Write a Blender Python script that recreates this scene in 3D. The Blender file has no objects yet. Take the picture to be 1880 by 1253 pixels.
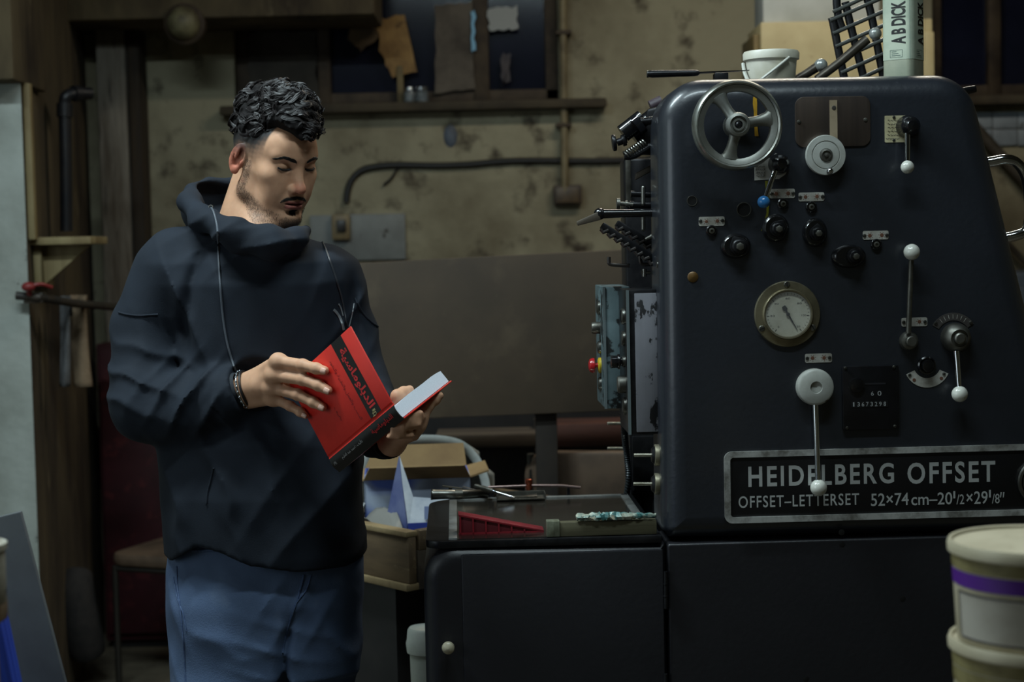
import bpy, bmesh, math, random
import numpy as np
from mathutils import Vector, Matrix, Euler
PI = math.pi
R_ = math.radians
random.seed(7)
SC = bpy.context.scene
COL = SC.collection

# ------------------------------------------------------------------ camera
FPX, CX, CY = 3100.0, 940.0, 626.5
CAM = Vector((0, 0, 1.49))
PITCH, ROLL = R_(3.26), R_(1.25)
_F = Vector((0, math.cos(PITCH), -math.sin(PITCH)))
_U0 = Vector((0, math.sin(PITCH), math.cos(PITCH)))
_R0 = Vector((1, 0, 0))
CR = _R0 * math.cos(ROLL) - _U0 * math.sin(ROLL)
CU = _R0 * math.sin(ROLL) + _U0 * math.cos(ROLL)
cam_data = bpy.data.cameras.new('camera')
cam = bpy.data.objects.new('camera', cam_data)
COL.objects.link(cam)
_m = Matrix((CR, CU, -_F)).transposed().to_4x4()
_m.translation = CAM
cam.matrix_world = _m
cam_data.sensor_width = 36.0
cam_data.lens = FPX * 36.0 / 1880.0
cam_data.clip_start = 0.05
cam_data.dof.use_dof = True
cam_data.dof.focus_distance = 3.08
cam_data.dof.aperture_fstop = 4.2
SC.camera = cam

def ray(px, py):
    return _F + CR * ((px - CX) / FPX) + CU * ((CY - py) / FPX)

def P(px, py, y):
    """world point seen at a photograph pixel on the plane at distance y"""
    r = ray(px, py)
    return CAM + r * (y / r.y)

# ------------------------------------------------------------------ world, lights, exposure
vs = SC.view_settings
vs.view_transform = 'Standard'
vs.look = 'None'
vs.gamma = 1.0
vs.use_curve_mapping = False
vs.exposure = 0.25
world = bpy.data.worlds.new('world')
SC.world = world
world.use_nodes = True
world.node_tree.nodes['Background'].inputs['Color'].default_value = (0.45, 0.55, 0.7, 1)
world.node_tree.nodes['Background'].inputs['Strength'].default_value = 0.004

def area(name, loc, target, size, power, color):
    l = bpy.data.lights.new(name, 'AREA')
    l.shape = 'RECTANGLE'
    l.size, l.size_y = size
    l.energy = power
    l.color = color
    o = bpy.data.objects.new(name, l)
    COL.objects.link(o)
    o.location = loc
    o.rotation_euler = (Vector(target) - Vector(loc)).to_track_quat('-Z', 'Y').to_euler()
    return o

COOL = (0.78, 0.95, 1.0)
WARM = (1.0, 0.93, 0.78)
area('tube_light_key', (-1.15, 2.75, 3.30), (-1.15, 2.76, 0), (1.2, 0.10), 54, COOL)
area('tube_light_front', (0.15, 1.95, 3.30), (0.15, 1.96, 0), (1.2, 0.10), 23, COOL)
area('tube_light_back', (0.95, 4.75, 3.30), (0.95, 4.76, 0), (1.2, 0.10), 23, WARM)
area('daylight_window_left', (-2.95, 1.4, 1.75), (0, 2.5, 1.4), (2.2, 1.7), 20, (0.8, 0.93, 1.0))

# ------------------------------------------------------------------ materials
def lin(c):
    r = []
    for v in c[:3]:
        v /= 255.0
        r.append(v / 12.92 if v <= 0.04045 else ((v + 0.055) / 1.055) ** 2.4)
    return (r[0], r[1], r[2], 1.0)

_MATS = {}
def mat(name, c, rough=0.6, metal=0.0, c2=None, scale=8.0, thr=(0.4, 0.65), c3=None, scale3=30.0, thr3=(0.55, 0.62),
        bump=0.0, bscale=60.0, stretch=(1, 1, 1), spec=0.5, coat=0.0, trans=0.0, alpha=1.0, sheen=0.0, sss=0.0, detail=6.0):
    if name in _MATS:
        return _MATS[name]
    m = bpy.data.materials.new(name)
    m.use_nodes = True
    nt = m.node_tree
    N, L = nt.nodes, nt.links
    b = N['Principled BSDF']
    b.inputs['Base Color'].default_value = lin(c)
    b.inputs['Roughness'].default_value = rough
    b.inputs['Metallic'].default_value = metal
    b.inputs['Specular IOR Level'].default_value = spec
    b.inputs['Coat Weight'].default_value = coat
    b.inputs['Coat Roughness'].default_value = .16 if rough > .3 else .04
    b.inputs['Transmission Weight'].default_value = trans
    b.inputs['Alpha'].default_value = alpha
    b.inputs['Sheen Weight'].default_value = sheen
    if sss:
        b.inputs['Subsurface Weight'].default_value = sss
        b.inputs['Subsurface Radius'].default_value = (1.0, 0.35, 0.2)
        b.inputs['Subsurface Scale'].default_value = 0.004
    tc = mp = None
    if c2 or c3 or bump:
        tc = N.new('ShaderNodeTexCoord')
        mp = N.new('ShaderNodeMapping')
        mp.inputs['Scale'].default_value = stretch
        L.new(tc.outputs['Object'], mp.inputs['Vector'])
    def layer(prev, cc, sc, th):
        n = N.new('ShaderNodeTexNoise')
        n.inputs['Scale'].default_value = sc
        n.inputs['Detail'].default_value = detail
        n.inputs['Roughness'].default_value = 0.62
        L.new(mp.outputs['Vector'], n.inputs['Vector'])
        mr = N.new('ShaderNodeMapRange')
        mr.inputs['From Min'].default_value = th[0]
        mr.inputs['From Max'].default_value = th[1]
        L.new(n.outputs['Fac'], mr.inputs['Value'])
        mx = N.new('ShaderNodeMix')
        mx.data_type = 'RGBA'
        L.new(mr.outputs['Result'], mx.inputs['Factor'])
        if prev is None:
            mx.inputs[6].default_value = lin(c)
        else:
            L.new(prev, mx.inputs[6])
        mx.inputs[7].default_value = lin(cc)
        return mx.outputs[2]
    out = None
    if c2:
        out = layer(out, c2, scale, thr)
    if c3:
        out = layer(out, c3, scale3, thr3)
    if out is not None:
        L.new(out, b.inputs['Base Color'])
    if bump:
        n = N.new('ShaderNodeTexNoise')
        n.inputs['Scale'].default_value = bscale
        n.inputs['Detail'].default_value = 5
        L.new(mp.outputs['Vector'], n.inputs['Vector'])
        bp = N.new('ShaderNodeBump')
        bp.inputs['Strength'].default_value = bump
        bp.inputs['Distance'].default_value = 0.01
        L.new(n.outputs['Fac'], bp.inputs['Height'])
        L.new(bp.outputs['Normal'], b.inputs['Normal'])
    _MATS[name] = m
    return m

# ------------------------------------------------------------------ mesh builder
def frame(o, x, y):
    """matrix with origin o, x axis x, y axis near y"""
    x = Vector(x).normalized()
    y = Vector(y)
    z = x.cross(y).normalized()
    y = z.cross(x)
    m = Matrix((x, y, z)).transposed().to_4x4()
    m.translation = o
    return m

def axis_frame(o, z, hint=(0.13, 0.21, 1)):
    z = Vector(z).normalized()
    h = Vector(hint)
    if abs(z.dot(h.normalized())) > 0.95:
        h = Vector((1, 0.1, 0))
    x = h.cross(z).normalized()
    y = z.cross(x)
    m = Matrix((x, y, z)).transposed().to_4x4()
    m.translation = o
    return m

class MB:
    def __init__(s):
        s.v, s.f, s.mi, s.cur = [], [], [], 0
    def add(s, vs_, fs, M=None):
        k = len(s.v)
        for p in vs_:
            p = Vector(p)
            s.v.append(M @ p if M is not None else p)
        for f in fs:
            s.f.append([i + k for i in f])
            s.mi.append(s.cur)
        return s
    def box(s, lo, hi, M=None):
        x0, y0, z0 = lo
        x1, y1, z1 = hi
        v = [(x0, y0, z0), (x1, y0, z0), (x1, y1, z0), (x0, y1, z0), (x0, y0, z1), (x1, y0, z1), (x1, y1, z1), (x0, y1, z1)]
        return s.add(v, [(3, 2, 1, 0), (4, 5, 6, 7), (0, 1, 5, 4), (1, 2, 6, 5), (2, 3, 7, 6), (3, 0, 4, 7)], M)
    def hexa(s, pts):
        """eight corners: bottom ring then top ring"""
        return s.add(pts, [(3, 2, 1, 0), (4, 5, 6, 7), (0, 1, 5, 4), (1, 2, 6, 5), (2, 3, 7, 6), (3, 0, 4, 7)])
    def tube(s, pts, r, n=12, caps=True, squash=1.0):
        pts = [Vector(p) for p in pts]
        k = len(pts)
        rr = r if isinstance(r, (list, tuple)) else [r] * k
        tang = []
        for i in range(k):
            a, b = pts[max(0, i - 1)], pts[min(k - 1, i + 1)]
            tang.append((b - a).normalized())
        t0 = tang[0]
        h = Vector((0, 0, 1)) if abs(t0.z) < 0.9 else Vector((1, 0, 0))
        nx = (h - t0 * h.dot(t0)).normalized()
        vs_, fs = [], []
        for i in range(k):
            t = tang[i]
            nx = (nx - t * nx.dot(t)).normalized()
            ny = t.cross(nx)
            for j in range(n):
                a = 2 * PI * j / n
                vs_.append(pts[i] + nx * (rr[i] * math.cos(a)) + ny * (rr[i] * squash * math.sin(a)))
        for i in range(k - 1):
            for j in range(n):
                j2 = (j + 1) % n
                fs.append((i * n + j, i * n + j2, (i + 1) * n + j2, (i + 1) * n + j))
        if caps:
            fs.append(tuple(range(n))[::-1])
            fs.append(tuple((k - 1) * n + j for j in range(n)))
        return s.add(vs_, fs)
    def cyl(s, p0, p1, r0, r1=None, n=24):
        return s.tube([p0, p1], [r0, r0 if r1 is None else r1], n)
    def lathe(s, prof, M=None, n=40, a0=0.0, a1=2 * PI, caps=False):
        """profile of (radius, height) turned round local z"""
        full = abs(a1 - a0 - 2 * PI) < 1e-6
        m = n if full else n + 1
        vs_, fs = [], []
        for (r, h) in prof:
            for j in range(m):
                a = a0 + (a1 - a0) * j / n
                vs_.append((r * math.cos(a), r * math.sin(a), h))
        for i in range(len(prof) - 1):
            for j in range(n):
                j2 = (j + 1) % m
                fs.append((i * m + j, i * m + j2, (i + 1) * m + j2, (i + 1) * m + j))
        if full and caps:
            if prof[0][0] > 1e-6:
                fs.append(tuple(range(m))[::-1])
            if prof[-1][0] > 1e-6:
                fs.append(tuple((len(prof) - 1) * m + j for j in range(m)))
        return s.add(vs_, fs, M)
    def ball(s, c, r, n=24, sq=(1, 1, 1), M=None):
        pr = []
        for i in range(n // 2 + 1):
            a = -PI / 2 + PI * i / (n // 2)
            pr.append((max(1e-5, math.cos(a)), math.sin(a)))
        T = Matrix.Translation(Vector(c)) @ Matrix.Diagonal((r * sq[0], r * sq[1], r * sq[2], 1))
        return s.lathe(pr, M @ T if M is not None else T, n)
    def ring(s, M, R, r, n=48, k=14, sq=1.0):
        vs_, fs = [], []
        for i in range(n):
            a = 2 * PI * i / n
            for j in range(k):
                b = 2 * PI * j / k
                q = R + r * math.cos(b)
                vs_.append((q * math.cos(a), q * math.sin(a), r * sq * math.sin(b)))
        for i in range(n):
            for j in range(k):
                i2, j2 = (i + 1) % n, (j + 1) % k
                fs.append((i * k + j, i2 * k + j, i2 * k + j2, i * k + j2))
        return s.add(vs_, fs, M)
    def prism(s, out, z0, z1, M=None):
        n = len(out)
        vs_ = [(p[0], p[1], z0) for p in out] + [(p[0], p[1], z1) for p in out]
        fs = [tuple(range(n))[::-1], tuple(range(n, 2 * n))]
        for i in range(n):
            j = (i + 1) % n
            fs.append((i, j, n + j, n + i))
        return s.add(vs_, fs, M)
    def rings(s, rings_, cap0=True, cap1=True, closed=True):
        """loft through rings of equal length"""
        n = len(rings_[0])
        vs_ = [p for r in rings_ for p in r]
        fs = []
        for i in range(len(rings_) - 1):
            for j in range(n if closed else n - 1):
                j2 = (j + 1) % n
                fs.append((i * n + j, i * n + j2, (i + 1) * n + j2, (i + 1) * n + j))
        if cap0:
            fs.append(tuple(range(n))[::-1])
        if cap1:
            fs.append(tuple((len(rings_) - 1) * n + j for j in range(n)))
        return s.add(vs_, fs)
    def build(s, name, mats, parent=None, bevel=0.0, seg=2, smooth=35, solid=0.0, loc=None, subsurf=0, recalc=True):
        me = bpy.data.meshes.new(name)
        org = Vector(loc) if loc is not None else Vector((0, 0, 0))
        me.from_pydata([tuple(p - org) for p in s.v], [], s.f)
        if not isinstance(mats, (list, tuple)):
            mats = [mats]
        for m in mats:
            me.materials.append(m)
        for p, i in zip(me.polygons, s.mi):
            p.material_index = i
        bm = bmesh.new()
        bm.from_mesh(me)
        bmesh.ops.remove_doubles(bm, verts=bm.verts, dist=1e-6)
        if recalc:
            bmesh.ops.recalc_face_normals(bm, faces=bm.faces)
        if bevel > 0:
            es = [e for e in bm.edges if len(e.link_faces) == 2 and e.calc_face_angle(0) > R_(40)]
            bmesh.ops.bevel(bm, geom=es, offset=bevel, segments=seg, profile=0.5, affect='EDGES', clamp_overlap=True)
        bm.to_mesh(me)
        bm.free()
        if smooth:
            me.shade_smooth()
            me.set_sharp_from_angle(angle=R_(smooth))
        o = bpy.data.objects.new(name, me)
        COL.objects.link(o)
        if loc is not None:
            o.location = org
        if parent is not None:
            o.parent = parent
        if solid:
            md = o.modifiers.new('thickness', 'SOLIDIFY')
            md.thickness = solid
            md.offset = 0
        if subsurf:
            md = o.modifiers.new('smooth', 'SUBSURF')
            md.levels = md.render_levels = subsurf
        return o

def tag(o, label, cat, group=None):
    o['label'] = label
    o['category'] = cat
    if group:
        o['group'] = group
    return o

def thing(name, label, cat, loc=(0, 0, 0), rotz=0.0, group=None):
    o = bpy.data.objects.new(name, None)
    o.empty_display_size = 0.05
    COL.objects.link(o)
    o.location = loc
    o.rotation_euler = (0, 0, rotz)
    return tag(o, label, cat, group)

def struct(o):
    o['kind'] = 'structure'
    return o

def rpoly(pts, radii, inset=0.0, seg=10):
    """rounded polygon (counter-clockwise 2D), offset inward by inset"""
    n = len(pts)
    pts = [Vector((p[0], p[1])) for p in pts]
    if not isinstance(radii, (list, tuple)):
        radii = [radii] * n
    lines = []
    for i in range(n):
        a, b = pts[i], pts[(i + 1) % n]
        d = (b - a).normalized()
        nrm = Vector((-d.y, d.x))
        lines.append((a + nrm * inset, d, nrm))
    out = []
    for i in range(n):
        a0, d0, n0 = lines[i - 1]
        a1, d1, n1 = lines[i]
        r = max(radii[i] - inset, 0.0005)
        A0, A1 = a0 + n0 * r, a1 + n1 * r
        den = d0.x * d1.y - d0.y * d1.x
        t = ((A1.x - A0.x) * d1.y - (A1.y - A0.y) * d1.x) / den
        c = A0 + d0 * t
        s0 = math.atan2(-n0.y, -n0.x)
        s1 = math.atan2(-n1.y, -n1.x)
        while s1 < s0:
            s1 += 2 * PI
        for k in range(seg + 1):
            a = s0 + (s1 - s0) * k / seg
            out.append((c.x + r * math.cos(a), c.y + r * math.sin(a)))
    return out

def rect(w, h, r=None, seg=5):
    p = [(-w / 2, -h / 2), (w / 2, -h / 2), (w / 2, h / 2), (-w / 2, h / 2)]
    return rpoly(p, r, 0, seg) if r else p

def spline(pts, n=8):
    """Catmull-Rom through points"""
    pts = [Vector(p) for p in pts]
    out = []
    for i in range(len(pts) - 1):
        p0, p1, p2 = pts[max(0, i - 1)], pts[i], pts[i + 1]
        p3 = pts[min(len(pts) - 1, i + 2)]
        for k in range(n):
            t = k / n
            out.append(0.5 * ((2 * p1) + (p2 - p0) * t + (2 * p0 - 5 * p1 + 4 * p2 - p3) * t * t + (3 * p1 - p0 - 3 * p2 + p3) * t ** 3))
    out.append(pts[-1])
    return out

def lettering(name, text, M, box, m, parent=None, bold=0.0, depth=0.0006, fit=True, space=1.0):
    """text mesh fitted into box (x0, y0, x1, y1) of the frame M"""
    cu = bpy.data.curves.new(name, 'FONT')
    cu.body = text
    cu.size = 1.0
    cu.offset = bold
    cu.space_character = space
    cu.resolution_u = 4
    tmp = bpy.data.objects.new(name + '_tmp', cu)
    COL.objects.link(tmp)
    dg = bpy.context.evaluated_depsgraph_get()
    me = bpy.data.meshes.new_from_object(tmp.evaluated_get(dg))
    bpy.data.objects.remove(tmp)
    bpy.data.curves.remove(cu)
    co = np.array([v.co[:] for v in me.vertices])
    lo, hi = co.min(0), co.max(0)
    x0, y0, x1, y1 = box
    sx = (x1 - x0) / (hi[0] - lo[0])
    sy = (y1 - y0) / (hi[1] - lo[1]) if fit else sx
    mb = MB()
    vv = [(x0 + (c[0] - lo[0]) * sx, y0 + (c[1] - lo[1]) * sy, depth) for c in co]
    mb.add(vv, [tuple(p.vertices) for p in me.polygons], M)
    bpy.data.meshes.remove(me)
    return mb.build(name, m, parent, smooth=0, recalc=False)
# ------------------------------------------------------------------ room shell
WY = 6.6
plaster = mat('stained_plaster', (144, 138, 115), 0.85, c2=(98, 89, 69), scale=1.7, thr=(0.44, 0.68), c3=(52, 42, 30), scale3=6.5, thr3=(0.55, 0.70), bump=0.5, bscale=18)
white_plaster = mat('white_plaster', (172, 178, 172), 0.8, c2=(128, 132, 124), scale=2.2, thr=(0.4, 0.7), c3=(48, 44, 40), scale3=9, thr3=(0.66, 0.70), bump=0.3, bscale=25)
brown_plaster = mat('brown_plaster', (88, 76, 54), 0.9, c2=(48, 38, 26), scale=3.2, thr=(0.42, 0.62), stretch=(1, 1, 0.35), c3=(118, 106, 82), scale3=9, thr3=(0.62, 0.75), bump=0.6, bscale=20)
concrete = mat('dusty_concrete', (92, 84, 68), 0.85, c2=(56, 48, 38), scale=4, c3=(130, 122, 104), scale3=30, thr3=(0.62, 0.7), bump=0.4, bscale=40)
soffit = mat('ceiling_paint', (110, 104, 90), 0.9, c2=(80, 72, 58), scale=2)
black_paint = mat('black_paint', (22, 21, 22), 0.5, c2=(34, 31, 30), scale=6)
rust = mat('rusty_steel', (70, 58, 44), 0.7, 0.3, c2=(42, 32, 24), scale=10)
glass_dark = mat('night_glass', (16, 19, 34), 0.12, c2=(24, 27, 44), scale=2.5, spec=0.5)

b = MB(); b.box((-3.2, -2.3, -0.1), (4.4, WY + 0.3, 0)); struct(b.build('floor', concrete, smooth=0))
b = MB(); b.box((-3.2, -2.3, 3.45), (4.4, WY + 0.3, 3.6)); struct(b.build('ceiling', soffit, smooth=0))
b = MB(); b.box((4.25, -2.2, 0), (4.4, WY, 3.45)); struct(b.build('wall_right', plaster, smooth=0))
b = MB(); b.box((-3.1, -2.3, 0), (4.3, -2.2, 3.45)); struct(b.build('wall_front', plaster, smooth=0))
b = MB(); b.box((-3.2, -2.2, 0), (-3.05, 5.2, 3.45)); struct(b.build('wall_left', white_plaster, smooth=0))

# back wall with two window openings
def zat(px, py, y): return P(px, py, y).z
def xat(px, py, y): return P(px, py, y).x
W1 = (xat(432, 190, WY), xat(1027, 190, WY), zat(760, 190, WY), 3.05)
W2 = (xat(1712, 180, WY), xat(2100, 180, WY), zat(1800, 178, WY), 3.05)
b = MB()
xs = [-1.9, W1[0], W1[1], W2[0], W2[1], 4.3]
for i in range(5):
    if i == 1:
        w = W1
    elif i == 3:
        w = W2
    else:
        b.box((xs[i], WY, 0), (xs[i + 1], WY + 0.25, 3.45)); continue
    b.box((xs[i], WY, 0), (xs[i + 1], WY + 0.25, w[2]))
    b.box((xs[i], WY, w[3]), (xs[i + 1], WY + 0.25, 3.45))
struct(b.build('wall_back', plaster, smooth=0))

# projecting white pier on the left, brown return behind it
XA, XB = -1.485, -1.63
b = MB()
pl = [(-3.05, 5.2), (XA, 5.2), (XB, WY), (-3.05, WY)]
b.prism(pl, 0, 3.45)
o = b.build('wall_left', [white_plaster, brown_plaster], smooth=0)
for p in o.data.polygons:
    if p.normal.x > 0.7:
        p.material_index = 1
struct(o)
# brown lintel over the pier
b = MB()
zl = zat(60, 150, 5.15)
b.prism([(-3.05, 5.08), (XA + 0.015, 5.08), (XA + 0.0, 5.5), (-3.05, 5.5)], zl, 3.45)
struct(b.build('trim_1', brown_plaster, bevel=0.01))
# downstand beam across the top left of the back wall
b = MB()
b.box((-1.7, 6.2, zat(400, 33, 6.2)), (xat(688, 20, 6.2), 6.59, 3.45))
struct(b.build('trim_2', brown_plaster, bevel=0.015))

def window(n, w, mullions, sill_ext):
    fr = MB()
    x0, x1, z0, z1 = w
    t = 0.05
    y0, y1 = WY + 0.05, WY + 0.11
    fr.box((x0, y0, z0), (x1, y1, z0 + t)); fr.box((x0, y0, z1 - t), (x1, y1, z1))
    fr.box((x0, y0, z0), (x0 + t, y1, z1)); fr.box((x1 - t, y0, z0), (x1, y1, z1))
    for mx, mw in mullions:
        fr.box((mx - mw / 2, y0 - 0.01, z0), (mx + mw / 2, y1, z1))
    f = struct(fr.build('window_%d' % n, rust, bevel=0.004))
    pn = MB(); pn.box((x0 + 0.01, y1 - 0.03, z0 + 0.01), (x1 - 0.01, y1 - 0.022, z1 - 0.01))
    pn.build('pane', glass_dark, f, smooth=0)
    s = MB(); s.box((x0 - 0.05, WY - 0.08, z0 - 0.036), (x1 + sill_ext, WY + 0.06, z0))
    s.build('sill', mat('sill_wood', (66, 57, 42), .85, c2=(44, 37, 27), scale=7), f, bevel=0.008)
    nb = MB(); nb.box((x0 - 0.1, WY + 0.22, z0 - 0.1), (x1 + 0.1, WY + 0.25, z1 + 0.1))
    nb.build('night_backing', black_paint, f, smooth=0)  # black sheet added behind the pane for the night outside
    return f
w1 = window(1, W1, [(xat(592, 100, WY), 0.05), (xat(883, 100, WY), 0.06)], 0.18)
w2 = window(2, W2, [(xat(1832, 90, WY), 0.05)], 0.2)

# things hung in and on the window
cardboard = mat('cardboard', (150, 118, 72), 0.85, c2=(110, 82, 48), scale=9, c3=(80, 60, 38), scale3=30, thr3=(0.6, 0.7))
greycard = mat('grey_board', (92, 84, 74), 0.85, c2=(62, 55, 48), scale=6)
def torn(name, pts, y, m, label, cat, th=0.006, group=None):
    b = MB()
    out = [P(px, py, y) for px, py in pts]
    rnd = random.Random(len(name) + int(pts[0][0]))
    dense = []
    for i in range(len(out)):
        a, c = out[i], out[(i + 1) % len(out)]
        for k in range(6):
            q = a.lerp(c, k / 6)
            dense.append((q.x + rnd.uniform(-.006, .006), q.z + rnd.uniform(-.006, .006)))
    b.prism([(p[0], -p[1]) for p in dense], y, y + th, Matrix(((1, 0, 0, 0), (0, 0, 1, 0), (0, -1, 0, 0), (0, 0, 0, 1))))
    return tag(b.build(name, m, smooth=0), label, cat, group)
torn('cardboard_scrap', [(692, 36), (742, 26), (765, 132), (720, 140), (697, 95)], WY + 0.02, cardboard, 'long torn tan cardboard scrap hanging in the middle of the high window', 'cardboard')
torn('cardboard_scrap', [(640, 30), (690, 40), (694, 70), (664, 95), (640, 72)], WY + 0.025, mat('brown_card', (96, 78, 54), 0.9, c2=(60, 48, 36), scale=12), 'small ragged brown cardboard scrap high in the window, left of the long tan scrap', 'cardboard')
torn('window_board', [(800, 10), (868, 4), (872, 162), (798, 170)], WY + 0.03, greycard, 'tall brown board blocking the window pane left of its thick mullion', 'board')
torn('window_board', [(458, 60), (580, 55), (582, 178), (455, 184)], WY + 0.03, mat('dark_board', (60, 55, 48), 0.9, c2=(40, 36, 32), scale=5), 'dark grey board closing the left bay of the high window behind the man', 'board')
torn('paper_sheet', [(896, 14), (950, 12), (950, 54), (897, 56)], WY + 0.03, mat('grey_paper', (150, 152, 150), 0.8), 'pale grey square of paper stuck on the right window pane', 'paper')
torn('paper_strip', [(864, 22), (873, 20), (872, 92), (865, 94)], WY + 0.018, mat('pale_blue_paper', (120, 170, 200), 0.6), 'narrow pale blue strip hanging beside the window mullion', 'paper strip')
torn('paper_sheet', [(920, 100), (938, 98), (935, 150), (922, 158)], WY + 0.03, mat('dim_paper', (70, 64, 66), 0.8, c2=(40, 38, 46), scale=14), 'dim torn paper low on the right window pane', 'paper')
b = MB(); b.box((-.012, -.012, 0), (.012, .012, .145), Matrix.Translation(P(736, 190, WY + 0.02)))
tag(b.build('wooden_stake', mat('old_wood', (110, 96, 66), 0.8, c2=(78, 64, 42), scale=14), bevel=0.002), 'short wooden stake standing on the window sill under the tan scrap', 'stake')
glassm = mat('clear_glass', (215, 225, 230), 0.06, trans=0.9)
for i, (px, r, lab) in enumerate(((752, .022, 'left small clear glass jar on the window sill'), (775, .026, 'right small clear glass jar on the window sill'))):
    c = P(px, 190, WY - 0.03)
    t = thing('glass_jar', lab + ' beside the stake', 'jar', (c.x, c.y, W1[2]))
    b = MB(); b.lathe([(.0001, 0), (r * .9, 0), (r, .004), (r, .035), (r * .8, .042), (r * .8, .05), (r * .74, .05), (r * .74, .042), (r * .92, .034), (r * .92, .004), (0.0001, .003)], n=20)
    b.build('glass_body', glassm, t)
    b = MB(); b.lathe([(r * .84, .047), (r * .86, .049), (r * .86, .058), (r * .8, .06), (0.0001, .06)], n=20)
    b.build('lid', mat('tin_lid', (190, 195, 200), 0.25, 1.0), t)

# dusty round wall lamp above the man's head
t = thing('bulkhead_lamp', 'dusty round unlit lamp on the beam at the upper left', 'lamp', P(340, 45, 6.2))
M = frame((0, 0, 0), (1, 0, 0), (0, 0, 1))
b = MB(); b.lathe([(.0001, -.02), (.075, -.02), (.075, .02), (.06, .03)], M, 28); b.build('mounting_ring', rust, t)
b = MB(); b.lathe([(.06, .02), (.058, .045), (.045, .07), (.02, .085), (.0001, .088)], M, 28); b.build('lamp_glass', mat('dusty_glass', (110, 104, 76), 0.6, c2=(70, 62, 44), scale=20), t)

# grey electrical board with switch on the back wall
t = thing('electrical_board', 'pale grey wall plate with a small switch box behind the shoulder of the man', 'electrical board', P(660, 434, WY))
def loc(t, px, py, y): return P(px, py, y) - t.location
def slab(parent, name, px0, py0, px1, py1, y, th, m, bevel=0.003):
    a, c = P(px0, py1, y) - parent.location, P(px1, py0, y) - parent.location
    b = MB(); b.box((a.x, a.y - th, a.z), (c.x, a.y, c.z))
    return b.build(name, m, parent, bevel=bevel)
slab(t, 'back_plate', 572, 392, 744, 480, WY, .022, mat('grey_plate', (120, 124, 122), 0.6, c2=(96, 98, 96), scale=5, c3=(60, 56, 50), scale3=14, thr3=(0.64, 0.68)))
s = slab(t, 'switch_box', 611, 394, 643, 441, WY - .022, .035, mat('tan_plastic', (120, 104, 72), 0.5, c2=(88, 74, 50), scale=12), .006)
slab(t, 'switch_lever', 619, 404, 635, 426, WY - .057, .014, mat('dark_plastic', (36, 34, 32), 0.4))
# stain patch drawn by the trowel is in the plaster; conduit, junction box, cable
t = thing('conduit_pipe', 'vertical painted conduit pipe running down the wall from the window edge', 'pipe', P(1036, 345, WY))
b = MB()
b.cyl(P(1033, -40, WY - .045) - t.location, P(1037, 352, WY - .045) - t.location, .014, n=14)
b.build('pipe', mat('painted_pipe', (120, 108, 80), 0.6, c2=(88, 76, 52), scale=12), t)
for py in (60, 230):
    b = MB()
    c = P(1035, py, WY - .045) - t.location
    b.box((c.x - .03, c.y - .016, c.z - .008), (c.x + .03, WY - t.location.y, c.z + .008))
    b.build('pipe_clip', rust, t, bevel=.002)
t = thing('junction_box', 'small brown junction box at the foot of the conduit pipe', 'junction box', P(1041, 358, WY))
slab(t, 'box_body', 1016, 340, 1067, 377, WY, .05, mat('brown_box', (66, 50, 34), 0.6, c2=(44, 34, 26), scale=10), .006)
slab(t, 'box_cover', 1021, 344, 1062, 373, WY - .05, .008, mat('brown_cover', (82, 66, 46), 0.5, c2=(52, 42, 30), scale=14), .003)
pts = [(636, 372), (638, 352), (646, 330), (664, 313), (690, 306), (730, 303), (800, 304), (860, 302), (930, 296), (1000, 295), (1090, 296), (1190, 293)]
b = MB(); b.tube(spline([P(x, y, WY - .012) for x, y in pts], 5), .0125, 10)
tag(b.build('black_cable', mat('cable_rubber', (24, 22, 20), 0.5)), 'thick black cable run across the stained wall and bent down to the wall plate', 'cable')
b = MB(); b.tube(spline([P(x, y, WY - .012) for x, y in [(704, 340), (718, 328), (728, 312), (734, 304)]], 4), .005, 8)
tag(b.build('thin_wire', mat('cable_rubber', (24, 22, 20))), 'thin dark wire looping below the thick black cable', 'wire')
b = MB(); b.lathe([(.0001, .012), (.012, .012), (.03, .004), (.034, 0)], frame(P(827, 250, WY - .001), (1, 0, 0), (0, 0, 1)) @ Matrix.Diagonal((.8, 1.3, 1, 1)), 18)
tag(b.build('wall_patch', mat('blue_grey_paint', (84, 92, 104), 0.7, c2=(60, 64, 72), scale=20)), 'small blue grey patch of filler on the wall above the black cable', 'wall patch')

# old wooden post at the corner, batten, pipe, bracket
gw = mat('grey_wood', (134, 127, 116), 0.85, c2=(84, 74, 62), scale=6, thr=(0.35, 0.65), stretch=(3, 3, 0.3), c3=(36, 30, 26), scale3=14, thr3=(0.6, 0.7), bump=0.6, bscale=30)
b = MB()
a, c = P(182, 300, 6.46), P(236, 300, 6.46)
b.box((a.x, 6.46, 0), (c.x, 6.595, 3.449))
tag(b.build('timber_post', gw, bevel=.012), 'wide weathered grey timber post between the shelf bracket and the narrow brown post', 'post')
b = MB()
a, c = P(239, 300, 6.46), P(262, 300, 6.46)
b.box((a.x, 6.46, 0), (c.x, 6.595, 3.449))
tag(b.build('timber_post', mat('dark_wood', (56, 44, 30), 0.85, c2=(36, 28, 20), scale=8, stretch=(3, 3, .3)), bevel=.012), 'narrow dark brown timber post touching the wide grey post', 'post')
cream = mat('cream_wood', (150, 136, 98), 0.7, c2=(118, 102, 68), scale=5, stretch=(2, 2, .4), c3=(90, 76, 50), scale3=18, thr3=(0.62, 0.7))
def xside(y): return XA + (XB - XA) * (y - 5.2) / (WY - 5.2)
b = MB()
a, c = P(75, 153, 5.24), P(84, 440, 5.24)
b.box((xside(5.24) + .004, 5.22, zat(78, 440, 5.24)), (xside(5.24) + .026, 5.25, zat(78, 153, 5.24)))
tag(b.build('wooden_batten', cream, bevel=.003), 'thin cream wooden batten fixed upright at the edge of the white pier', 'batten')
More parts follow.
